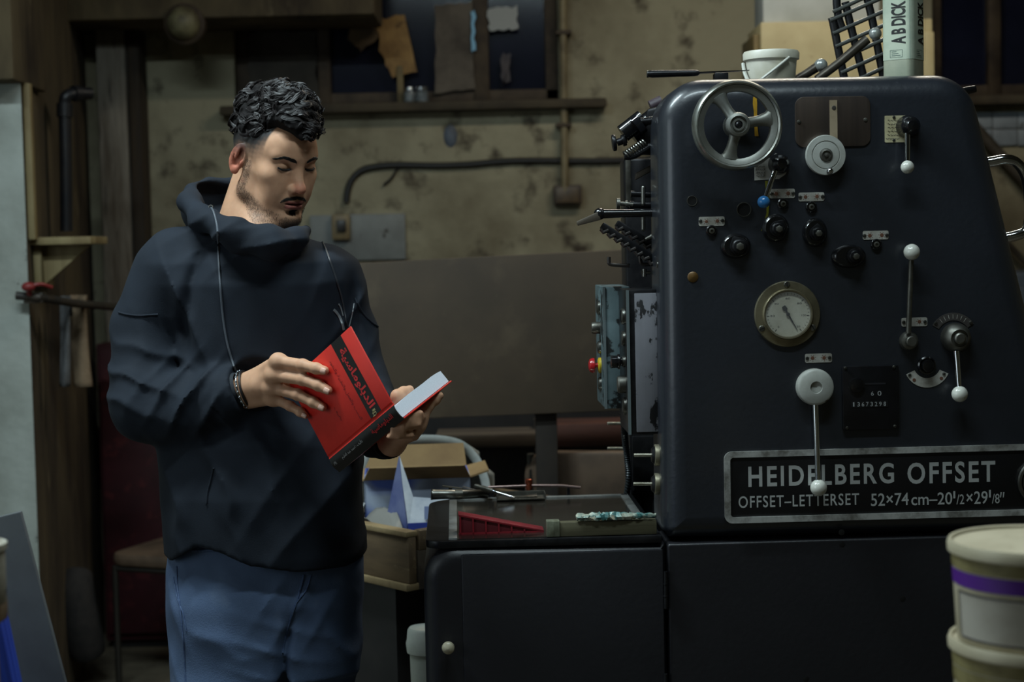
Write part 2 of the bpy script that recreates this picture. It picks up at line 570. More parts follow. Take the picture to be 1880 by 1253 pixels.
t = thing('shelf_bracket', 'cream wooden shelf bracket with triangular gusset on the left wall', 'bracket', P(84, 480, 5.35))
def q(px, py, y): return P(px, py, y) - t.location
xs0 = xside(5.3) + .003 - t.location.x
a, c = q(84, 450, 5.26), q(168, 434, 5.26)
b = MB(); b.box((xs0, -.10, a.z), (c.x, .12, c.z)); b.build('shelf_board', cream, t, bevel=.003)
a, c = q(88, 526, 5.3), q(104, 451, 5.3)
b = MB(); b.box((xs0, -.06, a.z), (xs0 + .025, .08, c.z)); b.build('back_rail', cream, t, bevel=.003)
e, f, g = q(91, 526, 5.3), q(91, 451, 5.3), q(162, 451, 5.3)
b = MB(); b.prism([(xs0 + .02, -(e.z)), (g.x, -g.z), (xs0 + .02, -f.z)], -.03, -.012, Matrix(((1, 0, 0, 0), (0, 0, 1, 0), (0, -1, 0, 0), (0, 0, 0, 1))))
b.build('gusset', cream, t, bevel=.002)
t = thing('drain_pipe', 'black vertical pipe with an elbow above the cream shelf bracket', 'pipe', P(122, 430, 5.6))
b = MB()
k = t.location
b.tube(spline([P(122, 425, 5.6) - k, P(121, 300, 5.6) - k, P(119, 200, 5.6) - k, P(122, 178, 5.6) - k, P(140, 172, 5.62) - k, P(166, 172, 5.66) - k], 6), .021, 16)
b.build('pipe', mat('black_iron', (26, 27, 32), 0.4, 0.3, c2=(40, 38, 38), scale=12), t)
b = MB(); b.cyl(P(119, 215, 5.6) - k, P(119, 190, 5.6) - k, .027, n=16); b.cyl(P(134, 172, 5.61) - k, P(146, 172, 5.63) - k, .027, n=16)
b.build('pipe_coupling', mat('black_iron', (26, 27, 32)), t)

# dark rail with rags, red handle
t = thing('towel_rail', 'dark iron rail fixed across the left wall below the bracket, with a red grip', 'rail', P(60, 545, 5.15))
k = t.location
b = MB(); b.tube([P(30, 543, 5.15) - k, P(70, 546, 5.15) - k, P(140, 558, 5.3) - k, P(232, 566, 6.05) - k], .013, 12)
b.build('bar', mat('dark_iron', (48, 46, 44), 0.5, .4, c2=(70, 60, 50), scale=20), t)
b = MB(); b.box((-.03, .0, -.02), (.03, .05, .012)); b.build('wall_fixing', mat('dark_iron', (48, 46, 44)), t, bevel=.004)
b = MB(); b.ball(P(52, 527, 5.12) - k, .019, 16, (1.1, 1, .8)); b.tube(spline([P(56, 526, 5.12) - k, P(75, 522, 5.13) - k, P(95, 528, 5.16) - k], 4), .006, 8); b.cyl(P(52, 527, 5.12) - k, P(54, 541, 5.14) - k, .008)
b.build('red_grip', mat('dull_red', (120, 34, 34), 0.5), t)
def rag(px0, px1, py0, py1, y, dx, m, label, curl):
    vs_, fs = [], []
    NX, NY = 8, 16
    for j in range(NY + 1):
        v = j / NY
        for i in range(NX + 1):
            u = i / NX
            p = P(px0 + (px1 - px0) * u + dx * v * v, py0 + (py1 - py0) * v, y)
            vs_.append(p + Vector((0, .012 * math.sin(u * 5 + v * 2) - curl * .05 * v * v, 0)))
    for j in range(NY):
        for i in range(NX):
            a = j * (NX + 1) + i
            fs.append((a, a + 1, a + NX + 2, a + NX + 1))
    b = MB(); b.add(vs_, fs)
    top = [vs_[i] + Vector((0, .03, -.05)) for i in range(NX + 1)]
    mid = [vs_[i] + Vector((0, .015, .012)) for i in range(NX + 1)]
    for i in range(NX):
        b.add([vs_[i], vs_[i + 1], mid[i + 1], mid[i], top[i + 1], top[i]], [(0, 1, 2, 3), (3, 2, 4, 5)])
    return tag(b.build('hanging_rag', m, solid=.004), label, 'rag')
rag(110, 130, 552, 710, 5.33, -2, mat('grey_cloth', (88, 90, 92), 0.9, c2=(66, 66, 66), scale=12), 'narrow blue grey rag hanging from the dark rail on the left wall', 0)
rag(126, 160, 550, 708, 5.42, 16, mat('brown_cloth', (122, 104, 82), 0.9, c2=(92, 76, 58), scale=10), 'brown strip of cloth hanging from the dark rail and curling right at its end', 1)

# maroon cupboard behind the chair
t = thing('maroon_cupboard', 'tall dark maroon cupboard against the wall behind the empty chair', 'cupboard', (xat(235, 900, 6.3), 6.3, 0))
mar = mat('maroon_paint', (60, 18, 26), 0.55, c2=(42, 14, 20), scale=4, c3=(72, 26, 30), scale3=20)
x0, x1, zt = xat(170, 640, 6.25) - t.location.x, .62, zat(240, 632, 6.25)
b = MB(); b.box((x0, 0, .03), (x1, .14, zt)); b.build('carcass', mar, t, bevel=.006)
b = MB(); b.box((x0 + .015, -.02, .06), (.30, 0, zt - .02)); d1 = b.build('door', mar, t, bevel=.004)
b = MB(); b.box((.305, -.02, .06), (x1 - .015, 0, zt - .02)); b.build('door', mar, t, bevel=.004)
b = MB(); b.box((x0 + .02, .02, 0), (x1 - .02, .13, .03)); b.build('plinth', black_paint, t)
# ------------------------------------------------------------------ background furniture
def chair(px, y, rz, label, seat_m, back_m, back_h=.90, loc=None):
    t = thing('office_chair' if False else 'metal_chair', label, 'chair', loc, rz)
    steel = mat('chair_steel', (92, 90, 86), 0.35, 0.9)
    b = MB()
    b.prism(rect(.42, .42, .06), .43, .475); b.build('seat', seat_m, t, bevel=.015)
    b = MB()
    vs_ = rect(.42, .30, .07)
    b.prism(vs_, -.015, .015, Matrix.Translation((0, .215, .76)) @ Matrix.Rotation(R_(-97 + 180), 4, 'X'))
    b.build('backrest', back_m, t, bevel=.01)
    for sx in (-1, 1):
        b = MB(); b.tube([(sx * .19, -.19, 0), (sx * .19, -.19, .43)], .011, 10); b.build('leg', steel, t)
        b = MB(); b.tube(spline([(sx * .19, .22, 0), (sx * .19, .20, .44), (sx * .19, .215, .65), (sx * .19, .235, back_h)], 5), .011, 10); b.build('leg', steel, t)
    b = MB()
    b.tube([(-.19, -.19, .42), (.19, -.19, .42)], .01, 8); b.tube([(-.19, .2, .42), (.19, .2, .42)], .01, 8)
    b.tube([(-.19, -.19, .42), (-.19, .2, .42)], .01, 8); b.tube([(.19, -.19, .42), (.19, .2, .42)], .01, 8)
    b.tube([(-.19, .205, .55), (.19, .205, .55)], .008, 8)
    b.build('seat_frame', steel, t)
    return t
brown_vinyl = mat('brown_vinyl', (96, 78, 62), 0.6, c2=(72, 58, 46), scale=9)
dark_vinyl = mat('dark_vinyl', (40, 34, 32), 0.6)
p = P(330, 1215, 5.9)
chair(0, 0, R_(-22), 'steel framed chair with a worn brown seat in front of the maroon cupboard', brown_vinyl, dark_vinyl, loc=(p.x + .08, 5.80, 0))
c2 = chair(0, 0, R_(168), 'brown padded chair half hidden behind the printing press and its delivery table', brown_vinyl, brown_vinyl, loc=(xat(1118, 860, 5.0), 4.93, 0))

# dark roll leaning by the wall
b = MB()
pts = spline([P(162, 1200, 5.75), P(150, 1150, 5.72), P(141, 1090, 5.72), P(144, 1045, 5.75)], 5)
b.tube([(q.x, q.y, max(q.z, .045)) for q in pts], [.058, .062, .064, .064, .064, .064, .064, .063, .062, .061, .06, .058, .055, .052, .048, .03], 18)
tag(b.build('rolled_mat', mat('dark_felt', (38, 34, 32), 0.9, c2=(24, 22, 22), scale=30)), 'dark rolled mat leaning at the foot of the wall beside the maroon cupboard', 'roll')

# leaning sheets at the lower left edge
def leaning(name, px, py, y, w, th, ang, m, label, cat, h=1.25, yaw=0):
    p = P(px, py, y)
    b = MB(); b.box((-w, 0, 0), (0, th, h))
    # right edge passes through p, tilted towards the left
    L = p.z / math.cos(ang)
    o = b.build(name, m, bevel=.002)
    bx = p.x + p.z * math.tan(ang)
    o.matrix_world = Matrix.Translation((bx, y, 0.0)) @ Matrix.Rotation(yaw, 4, 'Z') @ Matrix.Rotation(-ang, 4, 'Y')
    for v in o.data.vertices:
        if v.co.z > .5: v.co.z = v.co.z - h + L
        else: v.co.z = v.co.z - v.co.x * 0 + (-v.co.x * math.tan(ang) if False else 0) + .02 * 0
    return tag(o, label, cat)
gp = mat('grey_sheet', (98, 102, 104), 0.45, 0.2, c2=(80, 82, 84), scale=4)
leaning('metal_sheet', 37, 940, 2.55, .50, .012, R_(12.5), gp, 'large grey sheet leaning in front of the white wall', 'sheet')
bl = mat('blue_sheet', (34, 60, 150), 0.45, c2=(26, 44, 120), scale=40, stretch=(6, 6, .2))
for i, (px, py, y) in enumerate(((3, 1098, 2.30), (-3, 1094, 2.26), (-11, 1090, 2.22))):
    leaning('blue_sheet', px, py, y, .30, .014, R_(9.5), bl, ['rearmost blue board leaning before the large grey sheet', 'middle blue board of the leaning blue stack', 'front blue board of the leaning blue stack, under the pale tin'][i], 'board')
# stool and tin at the left edge
def small_table(loc, w, d, h, label, cat='stand'):
    t = thing('work_stand', label, cat, loc)
    wd = mat('stand_wood', (110, 90, 62), 0.7, c2=(80, 62, 42), scale=6, stretch=(3, 1, 1))
    b = MB(); b.box((-w / 2, -d / 2, h - .03), (w / 2, d / 2, h)); b.build('tabletop', wd, t, bevel=.004)
    for sx in (-1, 1):
        for sy in (-1, 1):
            b = MB(); b.box((sx * (w / 2 - .03) - .02, sy * (d / 2 - .03) - .02, 0), (sx * (w / 2 - .03) + .02, sy * (d / 2 - .03) + .02, h - .03)); b.build('leg', wd, t, bevel=.003)
    return t
pt = P(-30, 1110, 1.95)
small_table((-.612 - .17, 1.95, 0), .34, .12, pt.z, 'small wooden stand under the stained pale tin')
t = thing('ink_tin', 'stained pale tin standing above the leaning blue boards', 'tin', (xat(12, 1050, 1.95) - .0495, 1.95, pt.z))
tin = mat('dirty_tin', (176, 172, 158), 0.5, c2=(128, 120, 100), scale=16, c3=(60, 54, 46), scale3=40, thr3=(0.6, 0.68))
b = MB(); b.lathe([(.045, 0), (.047, .003), (.047, .062), (.0465, .066)], n=30); b.build('can_body', tin, t)
b = MB(); b.lathe([(.047, .063), (.0495, .064), (.0495, .071), (.046, .071), (.044, .068), (.0001, .068)], n=30); b.build('lid', tin, t)

# big brown board standing behind the table
t = thing('brown_board', 'wide brown board standing on dark legs behind the delivery table', 'board', (xat(900, 700, 4.6), 4.6, 0))
k = t.location
def q(px, py): return P(px, py, 4.6) - k
a0, a1, a2, a3 = q(600, 776), q(1230, 751), q(1230, 454), q(600, 486)
b = MB(); b.hexa([(a0.x, 0, a0.z), (a1.x, 0, a1.z), (a1.x, .03, a1.z), (a0.x, .03, a0.z), (a3.x, 0, a3.z), (a2.x, 0, a2.z), (a2.x, .03, a2.z), (a3.x, .03, a3.z)])
b.build('panel', mat('brown_panel', (74, 61, 46), 0.75, c2=(60, 49, 37), scale=2.5, c3=(86, 73, 56), scale3=7, thr3=(0.55, 0.75)), t, bevel=.003)
for px in (640, 1003):
    c = q(px, 760)
    b = MB(); b.box((c.x - .03, .03, 0), (c.x + .03, .09, 1.3)); b.build('leg', mat('dark_leg', (40, 32, 24), 0.8, c2=(28, 22, 18), scale=8), t, bevel=.004)
b = MB(); b.box((q(640, 0).x - .03, .035, .25), (q(1003, 0).x + .03, .085, .31)); b.build('cross_rail', mat('dark_leg', (40, 32, 24)), t, bevel=.004)

# shelf of timber under the board, black backdrop sheet behind
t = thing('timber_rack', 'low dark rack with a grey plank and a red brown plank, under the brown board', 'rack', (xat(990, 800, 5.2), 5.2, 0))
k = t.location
def q(px, py): return P(px, py, 5.2) - k
a, c = q(800, 823), q(986, 795)
b = MB(); b.box((a.x, -.02, a.z), (c.x, .18, c.z)); b.build('grey_plank', mat('plank_grey', (84, 74, 62), 0.8, c2=(60, 50, 42), scale=5, stretch=(.4, 2, 2)), t, bevel=.004)
a, c = q(1018, 822), q(1180, 776)
b = MB(); b.box((a.x, .0, a.z), (c.x, .18, c.z)); b.build('red_plank', mat('plank_red', (86, 46, 32), 0.7, c2=(60, 34, 26), scale=5, stretch=(.4, 2, 2)), t, bevel=.004)
for px in (815, 1002, 1170):
    c = q(px, 800)
    b = MB(); b.box((c.x - .035, .1, 0), (c.x + .035, .17, c.z + (.04 if px == 1002 else -.02))); b.build('post', mat('dark_leg', (40, 32, 24)), t, bevel=.003)
b = MB(); c0, c1 = q(815, 0), q(1170, 0); b.box((c0.x, .1, .35), (c1.x, .17, .41)); b.build('cross_rail', mat('dark_leg', (40, 32, 24)), t)
b = MB(); b.box((c0.x - .55, .17, .1), (c1.x - .03, .19, 1.06)); b.build('gap_backdrop', black_paint, t)  # black sheet added to darken the gap under the brown board

# wooden bench between the man and the press
yA, yB = 3.86, 3.55
A0, B0 = P(600, 952, yA), P(800, 983, yB)
zt = P(700, 968, 3.7).z
dirx = (Vector((B0.x, B0.y, 0)) - Vector((A0.x, A0.y, 0))).normalized()
t = thing('wooden_workbench', 'low wooden workbench with a deep board edge beside the delivery table', 'workbench', (A0.x, A0.y, 0), math.atan2(dirx.y, dirx.x))
Lb = 1.05
benchw = mat('bench_wood', (96, 78, 54), 0.75, c2=(64, 50, 34), scale=5, stretch=(.6, 3, 3), c3=(120, 104, 76), scale3=14, thr3=(0.6, 0.7))
edgew = mat('bench_edge', (140, 122, 88), 0.7, c2=(104, 86, 58), scale=8)
x0, x1 = -.40, .31
b = MB(); b.box((x0, -.0, zt - .115), (x1, .022, zt - .012)); b.build('front_board', benchw, t, bevel=.003)
b = MB(); b.box((x0, -.006, zt - .012), (x1, .026, zt)); b.box((x0, -.008, zt - .13), (x1, .028, zt - .115)); b.build('edge_strip', edgew, t, bevel=.002)
b = MB(); b.box((x0, .026, zt - .13), (x1, .56, zt - .045)); b.build('bench_top', mat('bench_top', (74, 64, 52), 0.7, c2=(48, 42, 36), scale=7), t)
b = MB(); b.box((x0, .54, zt - .045), (x1, .56, zt)); b.box((x1 - .02, .03, zt - .045), (x1, .54, zt)); b.build('tray_rim', benchw, t, bevel=.002)
b = MB(); b.box((x0 + .02, .05, .06), (x1 - .12, .50, zt - .13)); b.build('base_cabinet', black_paint, t, bevel=.004)
b = MB(); b.box((x0 + .05, .07, 0), (x1 - .15, .48, .06)); b.build('plinth', black_paint, t)
BENCH = t
bz = zt - .045

# cardboard box with open flaps, blue and white carton, papers on the bench
box_o = thing('cardboard_box', 'open brown cardboard box with spread flaps on the workbench', 'box', (xat(765, 880, 4.05), 4.05, bz), R_(4))
k = box_o.location
card = mat('box_card', (134, 110, 72), 0.85, c2=(114, 90, 58), scale=5)
card_in = mat('box_card_dark', (120, 94, 58), 0.85, c2=(100, 78, 48), scale=5)
hw, hd, hh = .125, .10, zat(770, 872, 4.0) - bz
b = MB(); T = .004
b.box((-hw, -hd, 0), (hw, hd, T)); b.box((-hw, -hd, 0), (hw, -hd + T, hh)); b.box((-hw, hd - T, 0), (hw, hd, hh)); b.box((-hw, -hd, 0), (-hw + T, hd, hh)); b.box((hw - T, -hd, 0), (hw, hd, hh))
b.build('carton_body', [mat('carton_blue', (70, 90, 160), 0.6, c2=(150, 160, 178), scale=6, thr=(.42, .5), detail=1)], box_o)
def flap(a, bb, dvec):
    m_ = MB(); a, bb, dvec = Vector(a), Vector(bb), Vector(dvec)
    n = (bb - a).cross(dvec).normalized() * .004
    m_.hexa([a, bb, bb + n, a + n, a + dvec + (bb - a) * .06, bb + dvec - (bb - a) * .06, bb + dvec - (bb - a) * .06 + n, a + dvec + (bb - a) * .06 + n])
    return m_.build('flap', [card], box_o)
flap((-hw, -hd, hh), (hw, -hd, hh), (.0, -.05, .035))
flap((hw, hd, hh), (-hw, hd, hh), (0.01, .03, .052))
flap((-hw, hd, hh), (-hw, -hd, hh), (-.11, 0, -.02))
flap((hw, -hd, hh), (hw, hd, hh), (.045, .0, .012))
t = thing('folded_carton', 'blue and white folded carton standing in front of the cardboard box', 'carton', (xat(745, 930, 3.88), 3.88, bz), R_(-14))
wp = mat('carton_white', (200, 204, 208), 0.55, c2=(150, 158, 172), scale=8)
bp_ = mat('carton_navy', (38, 54, 128), 0.5)
h = zat(742, 838, 3.88) - bz
b = MB(); b.add([(-.055, 0, 0), (.012, -.03, 0), (.012, -.03, .02), (-.012, .0, h)], [(0, 1, 2, 3)]); b.build('left_panel', mat('carton_dull_blue', (96, 104, 140), 0.6, c2=(60, 70, 120), scale=10), t, solid=.004, smooth=0)  # left panel is blue, the right one white
b = MB(); b.add([(.012, -.03, 0), (.125, .02, 0), (.125, .02, .075), (.02, -.005, .085), (-.012, .0, h)], [(0, 1, 2, 3, 4)]); b.build('right_panel', wp, t, solid=.004, smooth=0)
b = MB(); b.add([(.0145, -.0335, .004), (.1265, .0165, .004), (.1265, .0165, .028), (.0145, -.0335, .028)], [(0, 1, 2, 3)]); b.build('blue_stripe', bp_, t, solid=.002, smooth=0)
b = MB(); b.add([(.05, -.0185, .035), (.10, .0035, .035), (.10, .0045, .065), (.05, -.0175, .065)], [(0, 1, 2, 3)]); b.build('printed_patch', mat('carton_print', (120, 134, 170), 0.6), t, solid=.002, smooth=0)
# plastic sheet bulging behind
b = MB()
arc = [(655, 880), (668, 835), (700, 808), (760, 800), (815, 801), (852, 812), (880, 840), (896, 876), (900, 905)]
ring0 = spline([P(x, y, 4.20) for x, y in arc], 5)
ring1 = [p + Vector((0.02 * math.sin(i), .06, -.02)) for i, p in enumerate(ring0)]
ring2 = [P(x, y, 4.22) for x, y in []]
n = len(ring0)
inner = [p.lerp(Vector((xat(780, 900, 4.20), 4.20, bz + .02)), .12) for p in ring0]
fs = [(i, i + 1, n + i + 1, n + i) for i in range(n - 1)]
b.add(ring0 + ring1, fs); b.add(inner + ring0, fs)
vs_ = ring1 + [Vector((p.x, 4.29, bz)) for p in ring1]
b.add(vs_, fs)
tag(b.build('plastic_bag', mat('grey_plastic', (190, 194, 190), 0.35, c2=(160, 164, 158), scale=10, alpha=1.0), solid=.002, smooth=60), 'grey plastic sack bulging behind the open cardboard box', 'bag')
def paper(px, py, y, w, d, rz, m, label, lift=.006):
    p = P(px, py, y)
    NX = 8
    vs_, fs = [], []
    for j in range(NX + 1):
        for i in range(NX + 1):
            u, v = i / NX, j / NX
            vs_.append(((u - .5) * w, (v - .5) * d, .004 + lift * (math.sin(u * 6 + v * 3) + 1) * .5))
    for j in range(NX):
        for i in range(NX):
            a = j * (NX + 1) + i
            fs.append((a, a + 1, a + NX + 2, a + NX + 1))
    b = MB(); b.add(vs_, fs)
    o = b.build('crumpled_paper', m, solid=.002)
    o.location = (p.x, y, bz)
    o.rotation_euler = (0, 0, rz)
    return tag(o, label, 'paper')
paper(676, 925, 3.86, .13, .12, .3, mat('paper_grey', (126, 124, 118), 0.8), 'crumpled grey paper on the workbench left of the folded carton', .05)
paper(640, 935, 3.96, .09, .08, -.4, mat('paper_white', (168, 170, 168), 0.8), 'pale paper lying behind the crumpled grey paper on the workbench', .06)
b = MB(); p0 = P(735, 953, 3.70); b.box((-.035, -.01, 0), (.035, .01, .012)); o = b.build('paint_brush', mat('brush_wood', (150, 140, 120), .5), bevel=.004); o.location = (p0.x, 3.74, bz); o.rotation_euler = (0, 0, -.5)
tag(o, 'short pale wooden handle lying at the front of the workbench tray', 'handle')

# white plastic tub on the floor stand beside the press
pz = zat(765, 1260, 3.12)
ty = 3.63
t = thing('plastic_tub', 'white plastic tub with a rimmed lid left of the press cabinet', 'tub', (xat(783, 1200, ty), ty, .36))
h = zat(765, 1152, ty) - t.location.z
wpl = mat('white_plastic', (226, 230, 222), 0.4, c2=(204, 210, 200), scale=10)
b = MB(); b.lathe([(.030, 0), (.032, .004), (.0365, h - .052)], n=32); b.build('tub_body', wpl, t)
b = MB(); b.lathe([(.037, h - .058), (.0425, h - .054), (.0445, h - .035), (.042, h - .025), (.040, h - .005), (.036, h), (.0001, h)], n=32); b.build('lid', wpl, t)
small_table((t.location.x - .005, ty + .005, 0), .11, .11, .36, 'low wooden stand under the white plastic tub')

# right background: cream cupboard, white carton, dark cabinet, tiles
t = thing('cream_cupboard', 'cream painted cupboard carrying the white carton, behind the press top', 'cupboard', (xat(1550, 100, 5.7), 5.7, 0))
k = t.location
def q(px, py, y=5.7): return P(px, py, y) - k
creamp = mat('cream_paint', (172, 160, 122), 0.6, c2=(150, 136, 98), scale=3, c3=(120, 104, 66), scale3=16, thr3=(0.66, 0.72))
a, c = q(1400, 330), q(1712, 34)
b = MB(); b.box((a.x, 0, a.z), (c.x, .3, c.z)); b.build('carcass', creamp, t, bevel=.006)
b = MB(); b.box((q(1384, 0).x, .02, a.z), (a.x, .3, q(1390, 62).z)); b.build('side_batten', mat('ochre_wood', (104, 88, 50), .7, c2=(74, 62, 36), scale=6), t, bevel=.003)
b = MB(); b.box((c.x - .035, -.02, a.z), (c.x, 0, q(1700, 60).z)); b.build('corner_post', creamp, t, bevel=.003)
b = MB(); b.box((a.x + .03, .05, -k.z), (a.x + .09, .11, a.z)); b.build('leg', black_paint, t)
b = MB(); b.box((c.x - .09, .05, -k.z), (c.x - .03, .11, a.z)); b.build('leg', black_paint, t)
b = MB(); b.box((a.x + .03, .2, -k.z), (a.x + .09, .26, a.z)); b.build('leg', black_paint, t)
b = MB(); b.box((c.x - .09, .2, -k.z), (c.x - .03, .26, a.z)); b.build('leg', black_paint, t)
topz = c.z + k.z
a, c = P(1401, 33, 5.75), P(1614, -60, 5.75)
b = MB(); b.box((a.x, 5.75, topz), (c.x, 5.95, c.z))
tag(b.build('white_carton', mat('white_card', (176, 180, 178), 0.7, c2=(150, 154, 150), scale=3), bevel=.004), 'white carton standing on top of the cream cupboard', 'carton')
t = thing('tile_strip', 'strip of pale blue grey tiles under the right window', 'tiles', P(1840, 235, WY))
tl = mat('pale_tile', (146, 156, 166), 0.35, c2=(118, 126, 134), scale=6, c3=(70, 64, 54), scale3=20, thr3=(.66, .7))
for i in range(7):
    px0 = 1776 + i * 46
    a, c = loc(t, px0, 268, WY), loc(t, px0 + 44, 206, WY)
    b = MB(); b.box((a.x, -.012, a.z), (c.x, 0, (a.z + c.z) / 2 - .002)); b.build('tile', tl, t, bevel=.002)
    b = MB(); b.box((a.x, -.012, (a.z + c.z) / 2 + .002), (c.x, 0, c.z)); b.build('tile', tl, t, bevel=.002)
b = MB(); b.cyl(P(1780, 222, WY - .05), P(1960, 422, WY - .05), .022, n=12)
tag(b.build('slanting_pipe', mat('pipe_grey', (86, 80, 72), .5, .3, c2=(60, 54, 46), scale=9)), 'grey brown pipe slanting down the wall behind the chrome handrail', 'pipe')
b = MB(); b.cyl(P(1830, 425, WY - .05), P(1990, 600, WY - .05), .012, n=12)
tag(b.build('slanting_pipe', mat('pipe_grey', (86, 80, 72))), 'thin lower pipe slanting down the wall right of the press', 'pipe')
t = thing('dark_cabinet', 'dark blue grey cabinet beyond the right side of the press', 'cabinet', (xat(1990, 600, 5.6), 5.6, 0))
h = zat(1890, 500, 5.6)
b = MB(); b.box((-.24, 0, .05), (.45, .4, h)); b.build('carcass', mat('dark_steel_paint', (40, 46, 54), .45, c2=(30, 34, 40), scale=5), t, bevel=.01)
b = MB(); b.box((-.22, -.015, .1), (.43, 0, h - .05)); d = b.build('door', mat('dark_steel_paint', (40, 46, 54)), t, bevel=.005)
b = MB(); b.box((-.16, -.045, h - .22), (-.14, -.015, h - .08)); b.build('handle', mat('bright_steel', (150, 152, 155), .3, 1.0), d, bevel=.004)
b = MB(); b.box((-.2, .03, 0), (.4, .37, .05)); b.build('plinth', black_paint, t)
# ------------------------------------------------------------------ printing press
YAW = R_(1.9)
PO = Vector((0.60, 3.03 + 0.60 * math.tan(YAW), 0.0))
PX = Vector((math.cos(YAW), math.sin(YAW), 0))
PYv = Vector((-math.sin(YAW), math.cos(YAW), 0))
S = 3.03 / FPX
def m(px, py, b=0.0):
    """press coordinates of the point seen at a pixel, b metres behind the front plane"""
    r = ray(px, py)
    o = PO + PYv * b
    t = (o - CAM).dot(PYv) / r.dot(PYv)
    w = CAM + r * t - PO
    return Vector((w.dot(PX), w.dot(PYv), w.z))
def fm(px, py, b=0.0, rot=0.0):
    q_ = m(px, py, b)
    M = Matrix(((1, 0, 0, q_.x), (0, 0, -1, q_.y), (0, 1, 0, q_.z), (0, 0, 0, 1)))
    return M @ Matrix.Rotation(rot, 4, 'Z')
def W(local):
    return PO + PX * local.x + PYv * local.y + Vector((0, 0, local.z))
press = thing('printing_press', 'large dark offset printing press with handwheel, levers and a lettered nameplate', 'printing press', PO, YAW)
paint = mat('press_paint', (37, 40, 47), 0.36, c2=(31, 34, 39), scale=3.0, thr=(.35, .7), c3=(45, 48, 54), scale3=60, thr3=(.66, .75), spec=.5, coat=.35, bump=.05, bscale=90)
paint2 = mat('press_paint_lower', (30, 30, 34), 0.42, c2=(25, 25, 29), scale=3.5, thr=(.35, .7), bump=.05, bscale=90)
steel = mat('worn_steel', (150, 150, 144), .34, 1.0, c2=(104, 102, 96), scale=14, c3=(62, 58, 50), scale3=40, thr3=(.66, .74))
chrome = mat('chrome', (200, 203, 206), .12, 1.0)
dullsteel = mat('dull_steel', (120, 119, 112), .45, .9, c2=(80, 78, 72), scale=20)
alu = mat('cast_aluminium', (150, 152, 148), .45, .7, c2=(118, 118, 110), scale=9, c3=(84, 78, 62), scale3=22, thr3=(.62, .72))
ivory = mat('ivory_ball', (206, 206, 196), .18, coat=.5)
whitedial = mat('white_enamel', (176, 178, 172), .35, c2=(150, 150, 142), scale=12, c3=(90, 84, 74), scale3=45, thr3=(.66, .7))
blackp = mat('bakelite', (16, 16, 18), .22, coat=.4)
blackm = mat('blackened_steel', (24, 24, 27), .35, .5, c2=(40, 40, 42), scale=30)
label_white = mat('label_white', (178, 176, 168), .5, c2=(140, 136, 126), scale=30, c3=(70, 64, 58), scale3=70, thr3=(.66, .72))
ink_black = mat('print_black', (14, 14, 15), .5)
ink_brown = mat('print_brown', (104, 70, 54), .5)
letter_m = mat('plate_letters', (186, 188, 186), .45, .3)

def bullnose(outline, radii, R, b1, name, mt, parent, rim_seg=7, seg=14):
    rings_ = []
    for i in range(rim_seg + 1):
        ph = PI / 2 * i / rim_seg
        ins, bb = R * (1 - math.sin(ph)), R * (1 - math.cos(ph))
        rings_.append([Vector((p[0], bb, p[1])) for p in rpoly(outline, radii, ins, seg)])
    rings_.append([Vector((p[0], b1, p[1])) for p in rpoly(outline, radii, 0, seg)])
    mb = MB(); mb.rings(rings_)
    return mb.build(name, mt, parent, smooth=40)

def az(px, py, b=.03):
    q_ = m(px, py, b); return (q_.x, q_.z)
TL, TR, BR, BL = az(1206, 147), az(1777, 136), az(1984, 972), az(1214.5, 989)
side = bullnose([BL, BR, TR, TL], [.025, .03, .085, .085], .042, .14, 'side_cover', paint, press)
# lower panel and cabinet with delivery table
zb = az(1222, 991)[1]
lw = [(az(1221.5, 992)[0], .06), (az(1990, 992)[0], .06), (az(1990, 992)[0], zb - .003), (az(1221.5, 992)[0], zb - .003)]
lower = bullnose(lw, [.006] * 4, .005, .14, 'lower_panel', paint2, press)
for px, py in ((1657, 1100), (1545, 978), (1546, 1000), (1480, 1247)):
    b = MB(); b.lathe([(.0056, .0003), (.004, .0006), (.0001, .0006)], fm(px, py, -.0), 14); b.build('screw_hole', ink_black, press)
b = MB(); b.box((az(1240, 0)[0], .14, .05), (az(1960, 990)[0], .80, zb)); b.box((az(1262, 0)[0], .14, zb), (az(1790, 600)[0], .80, TL[1] - .10)); b.build('machine_body', blackm, press, bevel=.01)
b = MB(); b.box((TL[0] + .085, .10, TL[1] - .10), (TR[0] - .085, .80, TL[1] + .0015)); b.build('top_plate', paint, press, bevel=.004)
TOPZ = TL[1] + .0015
b = MB(); b.box((az(800, 990)[0], .06, 0), (az(1960, 990)[0], .75, .06)); b.build('plinth', black_paint, press)

cabTL = az(776, 984)
cab = bullnose([(cabTL[0], .06), (az(1220, 990)[0], .06), (az(1220, 990)[0], zb - .004), (cabTL[0], zb + .004)], [.01, .004, .004, .062], .03, .52, 'delivery_cabinet', paint2, press)
b = MB()
dl, dr, dt = az(846, 1000, -.002)[0], az(1217, 1000, -.002)[0], zb - .012
b.box((dl, -.004, .09), (dr, .004, dt)); door = b.build('cabinet_door', paint2, press, bevel=.003)
b = MB(); b.lathe([(.005, 0), (.005, .012), (.010, .016), (.0125, .023), (.011, .030), (.006, .034), (.0001, .035)], fm(862, 1185, -.004), 24)
